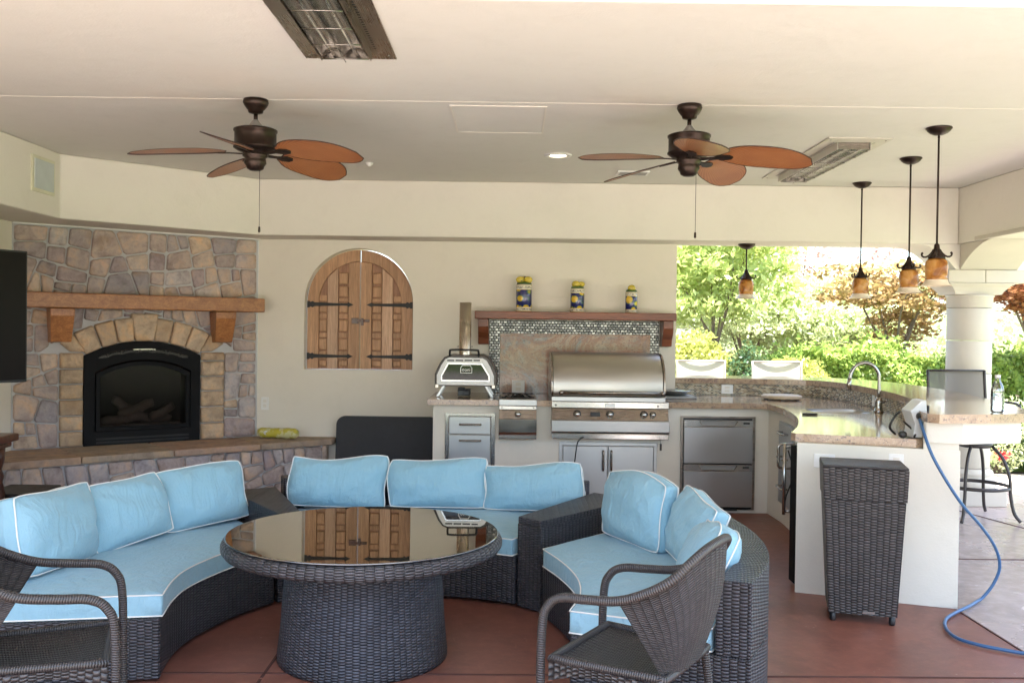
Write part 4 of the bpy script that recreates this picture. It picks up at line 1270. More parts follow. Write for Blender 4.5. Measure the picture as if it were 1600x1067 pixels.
# side burner
sb = thing('side_burner', (.055, 7.85, .88), 'narrow stainless side burner set between drawers and grill', 'side burner')
MB().box(-.100, .210, 7.575, 8.15, .874, .925).build('burner_tray', M['steel'], sb, bevel=.004)
MB().box(-.098, .208, 7.565, 7.70, .842, .873).build('upper_panel', M['steel2'], sb, bevel=.003)
MB().prism([(7.565, .841), (7.70, .841), (7.70, .768), (7.540, .768)], -.098, .208, mpYZ).build('control_panel', M['steeld'], sb, bevel=.003)
MB().prism([(7.540, .767), (7.70, .767), (7.70, .630), (7.560, .630), (7.545, .66)], -.100, .210, mpYZ).build('drip_panel', M['steel2'], sb, bevel=.003)
MB().box(-.100, .210, 7.552, 7.70, .605, .628).build('lower_lip', M['steel2'], sb, bevel=.003)
mpk = lambda a, b, c: (.055 + a, 7.555 - c, .808 + b)
MB().lathe([(.026, 0), (.026, .008), (.02, .012), (.019, .034), (.015, .040), (0, .041)], n=20, mp=mpk).build('knob', M['steel2'], sb)
gm = MB()
for k in range(5):
    x = -.055 + k * .055
    gm.tube([(x, 7.63, .940), (x * .6 + .02, 7.86, .948), (x, 8.1, .940)], .006, 6)
gm.tube([(-.08, 7.62, .938), (.19, 7.62, .938)], .006, 6).tube([(-.08, 8.10, .938), (.19, 8.10, .938)], .006, 6)
gm.build('grate', M['iron'], sb)
MB().lathe([(.045, 0), (.045, .012), (.02, .018), (.02, .03), (0, .032)], (.06, 7.84, .925), 18).build('burner_cap', M['iron'], sb)
for x in (-.075, .185):
    MB().lathe([(.006, 0), (.006, .003), (0, .004)], n=8, mp=lambda a, b, c, x=x: (x + a, 7.565 - c, .858 + b)).build('bolt', M['steeld'], sb)

def bar_handle(p0, p1, out, r, mat, parent, name='handle', n=8):
    """arched bar pull from p0 to p1 standing off by vector out"""
    p0, p1, out = Vector(p0), Vector(p1), Vector(out)
    d = p1 - p0
    pts = [p0, p0 + out * .6, p0 + out + d * .06, p0 + out + d * .5, p1 + out - d * .06, p1 + out * .6, p1]
    return MB().tube([tuple(p) for p in crom(pts, 18)], r, n).build(name, mat, parent)

# drawers left of side burner
dr = thing('steel_drawer_unit', (-.34, 7.68, .2), 'stainless drawer unit at the left end of the counter, under the pizza oven', 'drawer unit')
MB().prism([(-.545, .12), (-.130, .12), (-.130, .800), (-.545, .800)], 7.668, 7.679, mpXZ, holes=[[(-.515, .14), (-.165, .14), (-.165, .775), (-.515, .775)]]).build('frame', M['steel2'], dr, bevel=.002)
for z0, z1 in ((.628, .772), (.388, .622), (.145, .382)):
    d_ = MB().box(-.512, -.168, 7.655, 7.679, z0, z1).build('drawer', M['steel'], dr, bevel=.004)
    zc = z1 - .045 if z1 - z0 > .2 else (z0 + z1) / 2 + .01
    bar_handle((-.42, 7.655, zc), (-.25, 7.655, zc), (0, -.034, 0), .009, M['steeld'], d_)
# doors below grill
dd = thing('steel_double_door', (.81, 7.68, .08), 'pair of stainless access doors below the grill with upright handles', 'cabinet doors')
MB().prism([(.400, .05), (1.213, .05), (1.213, .572), (.400, .572)], 7.668, 7.679, mpXZ, holes=[[(.430, .08), (1.185, .08), (1.185, .545), (.430, .545)]]).build('frame', M['steel'], dd, bevel=.002)
for x0_, x1_, hx_ in ((.433, .803, .765), (.808, 1.182, .832)):
    d_ = MB().box(x0_, x1_, 7.657, 7.679, .083, .542).build('door', M['steel'], dd, bevel=.004)
    bar_handle((hx_, 7.657, .505), (hx_, 7.657, .345), (0, -.03, 0), .0085, M['steeld'], d_)
# dish drawers
dw = thing('drawer_fridge', (1.71, 7.68, 0), 'stainless two drawer appliance with recessed top handles below the corner counter', 'appliance')
MB().prism([(1.405, .03), (2.02, .03), (2.02, .80), (1.405, .80)], 7.655, 7.679, mpXZ, holes=[[(1.425, .035), (1.998, .035), (1.998, .785), (1.425, .785)]]).build('frame', M['steeld'], dw, bevel=.002)
MB().box(1.425, 1.998, 7.672, 7.679, .036, .785).build('dark_recess', M['black'], dw)
for z1, z0 in ((.770, .415), (.405, .055)):
    d_ = MB().box(1.428, 1.995, 7.632, 7.671, z0, z1 - .056).build('drawer_front', M['steelv'], dw, bevel=.004)
    MB().prism([(1.428, z1 - .054), (1.995, z1 - .054), (1.995, z1), (1.428, z1)], 7.632, 7.671, mpXZ,
               holes=[[(1.575, z1 - .045), (1.845, z1 - .045), (1.870, z1 - .006), (1.550, z1 - .006)]]).build('control_strip', M['steel2'], dw, bevel=.001)
    MB().box(1.55, 1.87, 7.655, 7.660, z1 - .05, z1 - .004).build('grip_recess', M['greymetal'], dw)
    MB().tube([(1.552, 7.634, z1 - .008), (1.578, 7.630, z1 - .046), (1.842, 7.630, z1 - .046), (1.868, 7.634, z1 - .008)], .004, 6).build('grip_edge', M['chrome'], dw)
    MB().box(1.915, 1.965, 7.629, 7.633, z1 - .030, z1 - .014).build('display', M['black'], dw)
MB().box(1.70, 1.87, 7.62, 7.66, .03, .045).build('foot_grip', M['black'], dw)

# units on the curved face
def face_at(Y):
    pts = [(p[0] + .04, p[1] - .01) for p in EDGE]
    for a, b in zip(pts[:-1], pts[1:]):
        if b[1] <= Y <= a[1]:
            t = (Y - a[1]) / (b[1] - a[1]); return a[0] + (b[0] - a[0]) * t
    return pts[-1][0]
def curved_panel(Ya, Yb, z0, z1, off, th, mat, name, parent, **k):
    n_ = 8
    P0 = []; P1 = []
    for i in range(n_ + 1):
        Y_ = Ya + (Yb - Ya) * i / n_
        x = face_at(Y_); x2 = face_at(min(Y_ + .02, 7.6)); 
        P0.append((x - off, Y_)); P1.append((x - off - th, Y_))
    mb = MB(); poly = P0 + P1[::-1]
    mb.prism(poly, z0, z1, mpXY)
    return mb.build(name, mat, parent, **k)
tu = thing('curved_drawer_unit', (2.1, 7.2, .3), 'three drawer stainless unit on the curved face right of the drawer appliance', 'drawer unit')
curved_panel(7.38, 6.86, .16, .80, -.002, .012, M['steel'], 'frame', tu, bevel=.001)
for z0, z1 in ((.625, .785), (.415, .615), (.175, .405)):
    d_ = curved_panel(7.34, 6.90, z0, z1, .011, .012, M['steel'], 'drawer', tu, bevel=.003)
    zc = (z0 + z1) / 2 + .02
    bar_handle((face_at(7.2) - .023, 7.22, zc), (face_at(7.04) - .023, 7.02, zc), (-.045, 0, 0), .008, M['chrome'], d_)
ff = thing('undercounter_fridge', (1.95, 6.3, .3), 'narrow stainless fridge seen edge on at the counter end, with long upright bar handle', 'fridge')
curved_panel(6.30, 5.66, .10, .83, .0, .045, M['steel'], 'door', ff, bevel=.004)
curved_panel(6.33, 5.62, .08, .85, -.012, .012, M['steeld'], 'frame', ff, bevel=.002)
x_ = face_at(6.1) - .045
bar_handle((face_at(6.26) - .045, 6.26, .745), (face_at(6.26) - .045, 6.26, .585), (-.125, 0, 0), .009, M['chrome'], ff, 'towel_ring')
x_ = face_at(5.85) - .045
MB().tube([(x_ - .075, 5.86, .80), (x_ - .075, 5.86, .35)], .011, 10).build('bar_handle', M['steel2'], ff)
for z_ in (.78, .37):
    MB().tube([(x_, 5.86, z_), (x_ - .075, 5.86, z_)], .009, 8).build('handle_post', M['chrome'], ff)
MB().box(face_at(5.5) - .034, face_at(5.5) - .006, 5.445, 5.56, .02, .83).build('side_cover', M['blackmetal'], ff, bevel=.004)
MB().tube([tuple(p) for p in crom([(x_ - .06, 5.84, .76), (x_ - .035, 5.8, .62), (x_ - .07, 5.84, .46), (x_ - .072, 5.85, .37)], 12)], .005, 6).build('strap', M['black'], ff)

# outlets
def outlet(pts_fn, lab, cat='outlet', n_=2):
    root = thing('wall_outlet', pts_fn(.0, 0, 0), lab, cat, 'white wall plates')
    MB().box(-.036, .036, 0, .006, -.058, .058, mp=lambda x, y, z: pts_fn(x, z, y)).build('plate', M['white'], root, bevel=.003)
    for dz in (-.022, .022):
        MB().box(-.015, .015, .006, .0085, dz - .014, dz + .014, mp=lambda x, y, z: pts_fn(x, z, y)).build('socket', M['trimline'], root, bevel=.002)
outlet(lambda x, z, d: (-2.258 + x, 8.5 - d, .79 + z), 'white outlet on the back wall just right of the stone fireplace')
outlet(lambda x, z, d: (.062 + x * 1.6, 8.476 - d, .975 + z), 'wide white outlet on the stone slab above the side burner')
outlet(lambda x, z, d: (1.985 + x * 1.5, 8.538 - d, .972 + z * .72), 'white outlet on the mosaic strip behind the corner counter')
outlet(lambda x, z, d: (-3.95 + d, 6.75 + x, .95 + z), 'white switch plate on the left wall beside the television')
ia = BARW[26]; ib = BARW[27]
t_ = (Vector(ib) - Vector(ia)).normalized(); nn_ = Vector((t_.y, -t_.x))
outlet(lambda x, z, d: (ia[0] + t_.x * x * .9 - abs(nn_.x) * (d + .008), ia[1] + t_.y * x * .9, .972 + z * .75), 'white outlet on the curved mosaic left of the faucet')
E0, E1 = Vector((1.655, 5.352)), Vector((2.276, 5.132)); ed = (E1 - E0).normalized(); en = Vector((ed.y, -ed.x))
def endp(s_, z_, d_): return (E0.x + ed.x * s_ + en.x * d_, E0.y + ed.y * s_ + en.y * d_, z_)
outlet(lambda x, z, d: endp(.53 + x * 1.1, .775 + z, d), 'white switch plate on the peninsula end wall right of the wicker bin', 'switch')
outlet(lambda x, z, d: endp(.15 + x * 1.6, .770 + z * .7, d), 'white plate on the peninsula end wall mostly behind the wicker bin', 'switch')

# pizza oven
YO = 7.86
ov = thing('pizza_oven', (-.385, YO + .15, .915), 'portable steel pizza oven with chimney and glass door on the counter', 'pizza oven')
def oz(u, v): p = W(u, v, YO); return (p[0], p[2])
face = [oz(682.5, 601), oz(682.5, 586), oz(690, 570), oz(696, 561), oz(702, 558.5), oz(754, 559.5), oz(760, 563), oz(766, 573), oz(772, 588), oz(772, 602)]
shell = [oz(679, 603), oz(679, 584), oz(687, 567), oz(694, 558), oz(703, 554), oz(754, 555), oz(763, 559), oz(770, 570), oz(776, 587), oz(776, 604)]
win = [oz(691, 593), oz(691, 587), oz(701, 569), oz(752, 570), oz(763, 588), oz(763, 594)]
win2 = [oz(689, 595.5), oz(689, 586), oz(699.5, 566.5), oz(753.5, 567.5), oz(765.5, 587.5), oz(765.5, 596.5)]
MB().prism(shell, YO + .012, YO + .40, mpXZ).build('shell', plain('dark_oven_shell', (.07, .06, .052), .38, .6), ov, bevel=.006)
wp_ = plain('white_enamel', (.74, .74, .72), .3, var=.03)
MB().prism(face, YO - .012, YO + .010, mpXZ, holes=[win2]).build('door_panel', wp_, ov, bevel=.002)
MB().prism(win2, YO - .004, YO + .008, mpXZ, holes=[win]).build('window_trim', M['steel2'], ov, bevel=.001)
MB().prism(win, YO + .001, YO + .004, mpXZ).build('window', M['ovenglass'], ov)
sl_ = MB()
for a, b in ((699, 710), (712, 724), (726, 738), (740, 750)):
    p = W(a, 564, YO); q = W(b, 562.3, YO)
    sl_.box(p[0], q[0], YO - .0145, YO - .011, min(p[2], q[2]), max(p[2], q[2]) + .002)
sl_.build('vent_slot', M['black'], ov)
cx_ = -.403
MB().lathe([(.052, 1.235), (.052, 1.722), (.049, 1.722), (.049, 1.24)], (cx_, YO + .12, 0), 28, capb=False, capt=False).build('chimney', steel('bronze_tint_steel', (.62, .54, .44), .24, (120, 120, 2)), ov)
MB().lathe([(.058, 1.225), (.058, 1.262), (.053, 1.262)], (cx_, YO + .12, 0), 24, capb=False, capt=False).build('chimney_collar', M['steeld'], ov)
for dx in (-.06, .06):
    MB().ball((cx_ + dx, YO + .12, 1.345), .006, 8).build('screw', M['steel2'], ov)
hp_ = [W(703, 557, YO), W(703, 549, YO - .02), W(707, 546.5, YO - .03), W(743, 547, YO - .03), W(747.5, 549.5, YO - .02), W(748, 558, YO)]
MB().tube([tuple(p) for p in crom(hp_, 26)], .009, 8).build('handle', M['black'], ov)
for a, b, s_ in (((694, 601), (683, 622), -1), ((758, 602), (769, 622), 1)):
    for dy in (.04, .34):
        p = W(a[0], a[1], YO); q = W(b[0], b[1], YO)
        MB().box(-.014, .014, -.02, .02, 0, 1, mp=lambda x, y, z, p=p, q=q, dy=dy: (p[0] + (q[0] - p[0]) * z + x, YO + dy + y, p[2] + (.918 - p[2]) * z)).build('leg', M['steel'], ov, bevel=.003)
MB().box(-.46, -.355, YO + .06, YO + .22, .925, .975).box(-.41, -.36, YO + .02, YO + .07, .935, .965).box(-.46, -.40, YO + .1, YO + .2, .975, .99).build('gas_burner', M['black'], ov, bevel=.004)
for x in (W(683, 598, YO)[0], W(771, 599, YO)[0]):
    MB().box(x - .014, x + .014, YO - .022, YO - .012, .995, 1.025).build('door_hinge', M['chrome'], ov, bevel=.002)
# emblem on the oven window: arched plate with lettering
emb = MB().prism([(-.435, 1.12), (-.335, 1.12), (-.335, 1.165), (-.35, 1.19), (-.42, 1.19), (-.435, 1.165)], YO - .001, YO + .0005, mpXZ, holes=[[(-.430, 1.125), (-.340, 1.125), (-.340, 1.163), (-.353, 1.184), (-.417, 1.184), (-.430, 1.163)]])
emb.build('emblem', wp_, ov)
tc_ = bpy.data.curves.new('oven_lettering', 'FONT'); tc_.body = 'ooni'; tc_.size = .040; tc_.extrude = .0006; tc_.align_x = 'CENTER'
to = bpy.data.objects.new('lettering', tc_); COL.objects.link(to); tc_.materials.append(wp_)
bpy.context.view_layer.update()
lm_ = bpy.data.meshes.new_from_object(to.evaluated_get(bpy.context.evaluated_depsgraph_get()))
bpy.data.objects.remove(to); to = bpy.data.objects.new('lettering', lm_); COL.objects.link(to)
to.parent = ov; to.location = Vector((-.385, YO - .002, 1.138)) - ORG[ov.name]; to.rotation_euler = (PI / 2, 0, 0)

# small stuff on counters
tr = thing('metal_tray', (1.5, 8.2, .915), 'stack of grey metal trays and a silver dish on the counter right of the grill', 'tray')
MB().box(1.31, 1.60, 7.98, 8.32, .9155, .935).build('lower_tray', M['greymetal'], tr, bevel=.006)
MB().lathe([(0, .002), (.09, .002), (.11, .03), (.14, .042), (.14, .046), (.10, .034)], (1.44, 8.16, .935), 28, capt=False).build('dish', M['steel2'], tr)
cb = thing('round_board', (2.38, 8.15, .92), 'round pale wooden board lying on the corner counter', 'cutting board')
MB().lathe([(.165, 0), (.172, .006), (.172, .024), (.166, .03), (0, .03)], (2.36, 8.10, .925), 40).build('disc', M['boardwood'], cb)
for a in range(6):
    MB().box(-.012, .012, -.012, .012, 0, .01, mp=lambda x, y, z, a=a: (2.36 + .15 * math.cos(a * PI / 3 + .3) + x, 8.10 + .15 * math.sin(a * PI / 3 + .3) + y, .9152 + z)).build('foot', M['black'], cb)
tg = thing('pocket_knife', (2.1, 6.7, .92), 'dark handled utensil with steel blade lying on the curved counter', 'utensil')
MB().box(2.075, 2.185, 6.60, 6.622, .9155, .929).build('grip', M['black'], tg, bevel=.008)
MB().box(2.186, 2.30, 6.605, 6.628, .9185, .9215).build('metal_blade', M['steel2'], tg)

# pressure unit + hose
cm = thing('pump_unit', (2.2, 5.2, .915), 'white slant faced pump box on the counter end with blue hose plugged in', 'pump')
YC = 5.20
prof = [W(1423, 642, YC), W(1440, 626, YC), W(1448, 625, YC), W(1451, 683, YC), W(1427, 684, YC), W(1430, 663, YC)]
prof = [(p[0], max(.918, p[2])) for p in prof]
MB().prism(prof, YC, YC + .13, mpXZ).build('housing', plain('grey_white_plastic', (.62, .64, .64), .4), cm, bevel=.006)
x_ = prof[3][0]
MB().box(x_ + .001, x_ + .012, YC + .02, YC + .12, .935, 1.10).build('back_plate', M['black'], cm, bevel=.003)
MB().lathe([(.020, 0), (.020, .03), (0, .031)], n=18, mp=lambda a, b, c: (2.19 + a, YC - .002 - c, .94 + b)).build('wheel', M['black'], cm)
MB().lathe([(.022, 0), (.020, .018), (.012, .03), (.011, .05), (0, .05)], n=16, mp=lambda a, b, c: (W(1437, 652, YC)[0] + a, YC - c, W(1437, 650, YC)[2] + b)).build('socket', M['black'], cm)
MB().tube([tuple(p) for p in crom([(2.215, YC + .08, 1.06), (2.17, YC + .05, 1.03), (2.15, YC + .06, .97), (2.19, YC + .08, .93)], 12)], .007, 7).build('cable', M['black'], cm)
MB().tube([tuple(p) for p in crom([(2.245, YC + .1, 1.0), (2.275, YC + .02, .95), (2.26, YC - .01, .925)], 12)], .006, 7).build('cable', M['black'], cm)
hs = thing('blue_hose', (2.6, 5.2, 0), 'blue hose hanging from the pump box and looping across the floor', 'hose')
hz = [W(1437, 655, 5.13), W(1445, 680, 5.04), W(1457, 712, 4.99), W(1480, 753, 4.96), W(1505, 790, 4.97), W(1533, 822, 5.06), W(1555, 855, 5.15), W(1562, 885, 5.2), W(1552, 912, 5.22), (2.66, 5.21, .013)]
fl_ = [(1513, 947), (1492, 957), (1478, 967), (1478, 981), (1495, 996), (1530, 1007), (1565, 1014), (1600, 1020), (1660, 1028), (1740, 1040)]
def Zf(u, v, z):
    a = W(u, v, 1.0); d = Vector(a) - Vector((0, 0, CAMH)); t = (z - CAMH) / d.z
    return (d.x * t, d.y * t, z)
pts = hz + [Zf(u, v, .013) for u, v in fl_]
pts = [(p[0], p[1], max(.013, p[2])) for p in pts]
cr = [tuple(p) for p in crom(pts, 120)]
cr = [(p[0], p[1], max(.0115, p[2])) for p in cr]
MB().tube(cr, .0085, 10).build('tube', plain('blue_rubber', (.045, .12, .26), .4), hs)

bt = thing('water_bottle', (2.6, 5.12, 1.072), 'clear plastic water bottle standing on the end of the bar top', 'bottle')
bx, by = W(1558, 640, 5.14)[0], 5.14
MB().lathe([(.028, 0), (.033, .006), (.034, .03), (.031, .04), (.034, .05), (.034, .075), (.031, .083), (.034, .09), (.034, .12), (.030, .145), (.014, .180), (.013, .195)], (bx, by, 1.073), 24).build('body', M['bottleglass'], bt)
MB().lathe([(.015, 0), (.015, .016), (0, .017)], (bx, by, 1.265), 16).build('cap', M['white'], bt)
MB().lathe([(.0345, 0), (.0345, .05)], (bx, by, 1.115), 24, capb=False, capt=False).build('paper_label', glassy('label_film', (.85, .88, .92), .1, .3), bt)

# ------------------------------------------------------------------ column
cl = thing('stone_column', (4.10, 8.33, 0), 'pale round cast stone column behind the grey bar stool', 'column')
c0 = (4.10, 8.33)
MB().box(c0[0] - .245, c0[0] + .245, c0[1] - .245, c0[1] + .20, 0, .14).build('plinth', M['colstone'], cl, bevel=.01)
MB().lathe([(.23, .141), (.245, .165), (.245, .20), (.225, .225), (.205, .235), (.205, .255), (.22, .27), (.215, .29), (.195, .305), (.19, .32)], (c0[0], c0[1], 0), 40).build('base_moulding', M['colstone'], cl)
zs = [.321, .72, 1.16, 1.45, 1.74]
for a, b in zip(zs[:-1], zs[1:]):
    MB().lathe([(.183, a + .002), (.187, a + .007), (.187, b - .007), (.183, b - .002)], (c0[0], c0[1], 0), 40).build('drum', M['colstone'], cl)
MB().lathe([(.185, 1.741), (.19, 1.745), (.19, 1.835), (.20, 1.84), (.20, 1.855)], (c0[0], c0[1], 0), 40).build('neck', M['colstone'], cl)
P = []
for f, z in ((.205, 1.856), (.215, 1.88), (.25, 1.92), (.285, 1.945), (.29, 1.955)):
    P.append([(c0[0] + dx * f, c0[1] + dy * f * .8, z) for dx, dy in ((-1, -1), (1, -1), (1, 1), (-1, 1))])
mb = MB().grid(P, cv=True, smooth=False); mb.add(P[0], [(0, 1, 2, 3)]); mb.add(P[-1], [(0, 1, 2, 3)])
mb.build('capital', M['colstone'], cl, bevel=.004)
MB().box(c0[0] - .30, c0[0] + .02, c0[1] - .235, c0[1] + .22, 1.957, 2.066).build('abacus', M['colstone'], cl, bevel=.004)
MB().box(c0[0] + .024, c0[0] + .40, c0[1] - .235, c0[1] + .22, 1.957, 2.066).build('abacus', M['colstone'], cl, bevel=.004)

# ------------------------------------------------------------------ stools
def make_stool(slm, fm=None):
    fm = fm or M['stoolmetal']
    root = thing('bar_stool', (0, 0, 0), '', 'bar stool', 'sling bar stools around the bar')
    k = dict(local=True)
    for sx, sy in ((-1, -1), (1, -1), (1, 1), (-1, 1)):
        pts = crom([(sx * .09, sy * .09, .60), (sx * .15, sy * .15, .50), (sx * .185, sy * .185, .35), (sx * .19, sy * .19, .22), (sx * .21, sy * .21, .08), (sx * .245, sy * .245, .012)], 18)
        MB().tube([tuple(p) for p in pts], .0135, 8).build('leg', M['stoolmetal'], root, **k)
    for z_, r_ in ((.27, .262),):
        MB().tube([(r_ * math.cos(2 * PI * q / 32), r_ * math.sin(2 * PI * q / 32), z_) for q in range(32)], .015, 8, closed=True).build('foot_ring', M['stoolmetal'], root, **k)
    MB().lathe([(.12, .585), (.13, .60), (.13, .625), (.05, .63), (.045, .69)], n=24).build('swivel', M['stoolmetal'], root, **k)
    mb = MB()
    for sx in (-1, 1):
        mb.tube([tuple(p) for p in crom([(sx * .24, -.21, .70), (sx * .245, .0, .72), (sx * .245, .19, .72), (sx * .245, .25, .80), (sx * .248, .285, 1.0), (sx * .25, .31, 1.20)], 20)], .0125, 8)
    mb.tube([(-.24, -.20, .70), (.24, -.20, .70)], .012, 8).tube([(-.245, .15, .72), (.245, .15, .72)], .012, 8)
    mb.tube([(-.25, .31, 1.195), (.25, .31, 1.195)], .010, 8)
    mb.build('frame', fm, root, **k)
    P = [[(x, y, z - .025 * (1 - (x / .24) ** 2)) for x in (-.235, -.12, 0, .12, .235)] for y, z in ((-.20, .715), (0, .722), (.18, .725))]
    MB().grid(P).build('seat_sling', slm, root, recalc=False, **k)
    P = [[(x, y + .03 * (1 - (x / .25) ** 2), z) for x in (-.248, -.18, -.09, 0, .09, .18, .248)] for y, z in ((.275, .935), (.29, 1.03), (.30, 1.12), (.308, 1.205))]
    MB().grid(P).build('back_sling', slm, root, recalc=False, **k)
    for sx in (-1, 1):
        MB().tube([tuple(p) for p in crom([(sx * .25, .25, .93), (sx * .285, .1, .945), (sx * .285, -.12, .94), (sx * .26, -.18, .86), (sx * .245, -.15, .74)], 14)], .011, 8).build('armrest', M['stoolmetal'], root, **k)
    return root
st = make_stool(M['sling'])
st.location = (3.81, 7.60, 0); st.rotation_euler = (0, 0, math.radians(4)); st['label'] = 'grey mesh bar stool in front of the round stone column'
s2 = make_stool(M['sling_sunlit'], plain('sunlit_stool_metal', (.36, .32, .27), .45, .2))  # frame colour also lightened to look sunlit
s2.location = (1.97, 9.30, 0); s2.rotation_euler = (0, 0, math.radians(2)); s2['label'] = 'mesh bar stool with a sunlit look in its colour, behind the bar, next to the back wall edge'
dup(s2, (2.73, 9.28, 0), math.radians(-2), 'mesh bar stool with a sunlit look in its colour, behind the bar, in front of the green hedge')

# ------------------------------------------------------------------ television, console, box, bag, folded table
tv = thing('television', (-3.31, 5.26, 1.13), 'large black flat television on the left wall, cut by the photo edge', 'television')
tn = Vector((-.49, -.87, 0)); tf = Vector((.87, -.49, 0))
def tvp(a, z, d): b = Vector((-3.03, 5.80, 0)) + tn * a + tf * d; return (b.x, b.y, z)
MB().box(0, 1.40, -.05, 0, 1.13, 1.945, mp=lambda x, y, z: tvp(x, z, y)).build('casing', M['black'], tv, bevel=.006)
n = NT('tv_screen'); n.P(color=(.006, .004, .004), rough=.35, spec=.12)
MB().box(.012, 1.388, .0005, .003, 1.145, 1.933, mp=lambda x, y, z: tvp(x, z, y)).build('screen', n.mat, tv)
MB().tube([tvp(.7, 1.55, -.05), (-3.75, 5.3, 1.55), (-3.94, 5.35, 1.55)], .03, 8).build('mount_arm', M['black'], tv)
cs = thing('carved_console', (-3.55, 5.4, 0), 'dark carved wooden console table at the left edge beside the hearth', 'console table')
MB().box(-3.94, -3.19, 4.9, 6.02, .735, .785).box(-3.90, -3.215, 4.94, 5.98, .70, .735).build('table_top', M['darkwood'], cs, bevel=.012)
prof = [(.045, 0), (.06, .02), (.06, .08), (.045, .1), (.05, .16), (.035, .2), (.055, .3), (.065, .4), (.05, .48), (.06, .52), (.045, .56), (.06, .62), (.065, .70)]
for x, y in ((-3.29, 5.9), (-3.85, 5.9), (-3.29, 5.02), (-3.85, 5.02)):
    MB().lathe(prof, (x, y, 0), 14).build('leg', plain('carved_leg_wood', (.055, .018, .010), .35, var=.5, scale=30, bump=1, bscale=45), cs)
sw = thing('black_box_speaker', (-3.2, 6.2, 0), 'black cube subwoofer on the floor in front of the hearth', 'subwoofer')
MB().box(-3.45, -3.10, 6.02, 6.40, .012, .385).build('cabinet', M['black'], sw, bevel=.008)
MB().box(-3.43, -3.12, 6.008, 6.02, .03, .37).build('grille', plain('black_cloth', (.008, .008, .008), .9), sw, bevel=.003)

bgm = thing('yellow_packet', (-2.1, 8.3, .49), 'crumpled yellow plastic packet lying on the right end of the hearth', 'packet')
P = []
Rr = random.Random(2)
nseg = 22
for i in range(nseg):
    t = i / (nseg - 1)
    x = -.19 + .38 * t
    r0 = .048 * (min(1, (math.sin(PI * (.04 + .92 * t))) * 2.4)) ** .5 * (1 + .06 * math.sin(9 * t * PI) + Rr.uniform(-.05, .05))
    P.append([( -2.09 + x, 8.32 + x * -.15 + r0 * 1.1 * math.cos(2 * PI * k / 16), .540 + r0 * .95 * math.sin(2 * PI * k / 16) * (1 + Rr.uniform(-.05, .05))) for k in range(16)])
n = NT('yellow_film'); c = n.coord(); col = n.mix(n.ramp(n.noise(c, 14, 4), [(.5, (0, 0, 0)), (.56, (1, 1, 1))]), (.50, .44, .05), (.62, .58, .30)); n.P(color=col, rough=.3); n.bump(n.noise(n.coord('Object', (1, 1, 2)), 30, 4, .6, 1), .6, .01)
mb = MB().grid(P, cv=True); mb.add(P[0], [tuple(range(16))]); mb.add(P[-1], [tuple(range(16))])
pk = mb.build('wrapper', n.mat, bgm)
MB().lathe([(.020, 0), (.019, .003), (0, .004)], n=16, mp=lambda a, b, c: (-2.19 + a, 8.287 - c, .545 + b)).build('printed_badge', M['white'], pk)

ft = thing('folded_table', (-1.1, 8.42, 0), 'black rounded folding table top leaning against the back wall left of the counter', 'folding table')
def rrect(x0, x1, z0, z1, r, n_=6):
    out = []
    for cx1, cz1, a in ((x1 - r, z0 + r, -PI / 2), (x1 - r, z1 - r, 0), (x0 + r, z1 - r, PI / 2), (x0 + r, z0 + r, PI)):
        out += [(cx1 + r * math.cos(a + PI / 2 * k / n_), cz1 + r * math.sin(a + PI / 2 * k / n_)) for k in range(n_ + 1)]
    return out
lean = lambda a, b, d: (a, d + (.69 - b) * -.12, b)
tbl = plain('charcoal_textured_plastic', (.018, .018, .021), .6, bump=.4, bscale=250)
MB().prism(rrect(-1.585, -.66, .004, .690, .075), 8.42, 8.455, lean).build('top_panel', tbl, ft, bevel=.01, seg=3)
MB().prism(rrect(-1.55, -.695, .04, .655, .06), 8.456, 8.475, lean).build('rear_panel', M['black'], ft, bevel=.004)

# ------------------------------------------------------------------ sofas
def sector(inner, outer, n=26):
    return [tuple(p) for p in crom(inner, n)], [tuple(p) for p in crom(outer, n)]
def lerp2(a, b, t): return (a[0] + (b[0] - a[0]) * t, a[1] + (b[1] - a[1]) * t)
def closed_band(I, O, z0, z1, bump_fn=None, nr=1):
    """solid between curves I and O"""
    mb = MB()
    n = len(I)
    mb.grid([[(p[0], p[1], z0), (p[0], p[1], z1)] for p in I])
    mb.grid([[(p[0], p[1], z0), (p[0], p[1], z1)] for p in O])
    P = [[(*lerp2(I[i], O[i], j / nr), z1 + (bump_fn(i / (n - 1), j / nr) if bump_fn else 0)) for j in range(nr + 1)] for i in range(n)]
    mb.grid(P, smooth=bump_fn is not None)
    mb.grid([[(*I[i], z0), (*O[i], z0)] for i in range(n)], smooth=False)
    for i in (0, n - 1):
        e = [lerp2(I[i], O[i], j / nr) for j in range(nr + 1)]
        mb.grid([[(p[0], p[1], z0), (p[0], p[1], z1)] for p in e], smooth=False)
    return mb
def dist_curve(I, O, d):
    """curve at distance d inward from O toward I"""
    out = []
    for a, b in zip(I, O):
        v = Vector((a[0] - b[0], a[1] - b[1])); L = v.length
        out.append((b[0] + v.x / L * d, b[1] + v.y / L * d))
    return out
BZT = .56
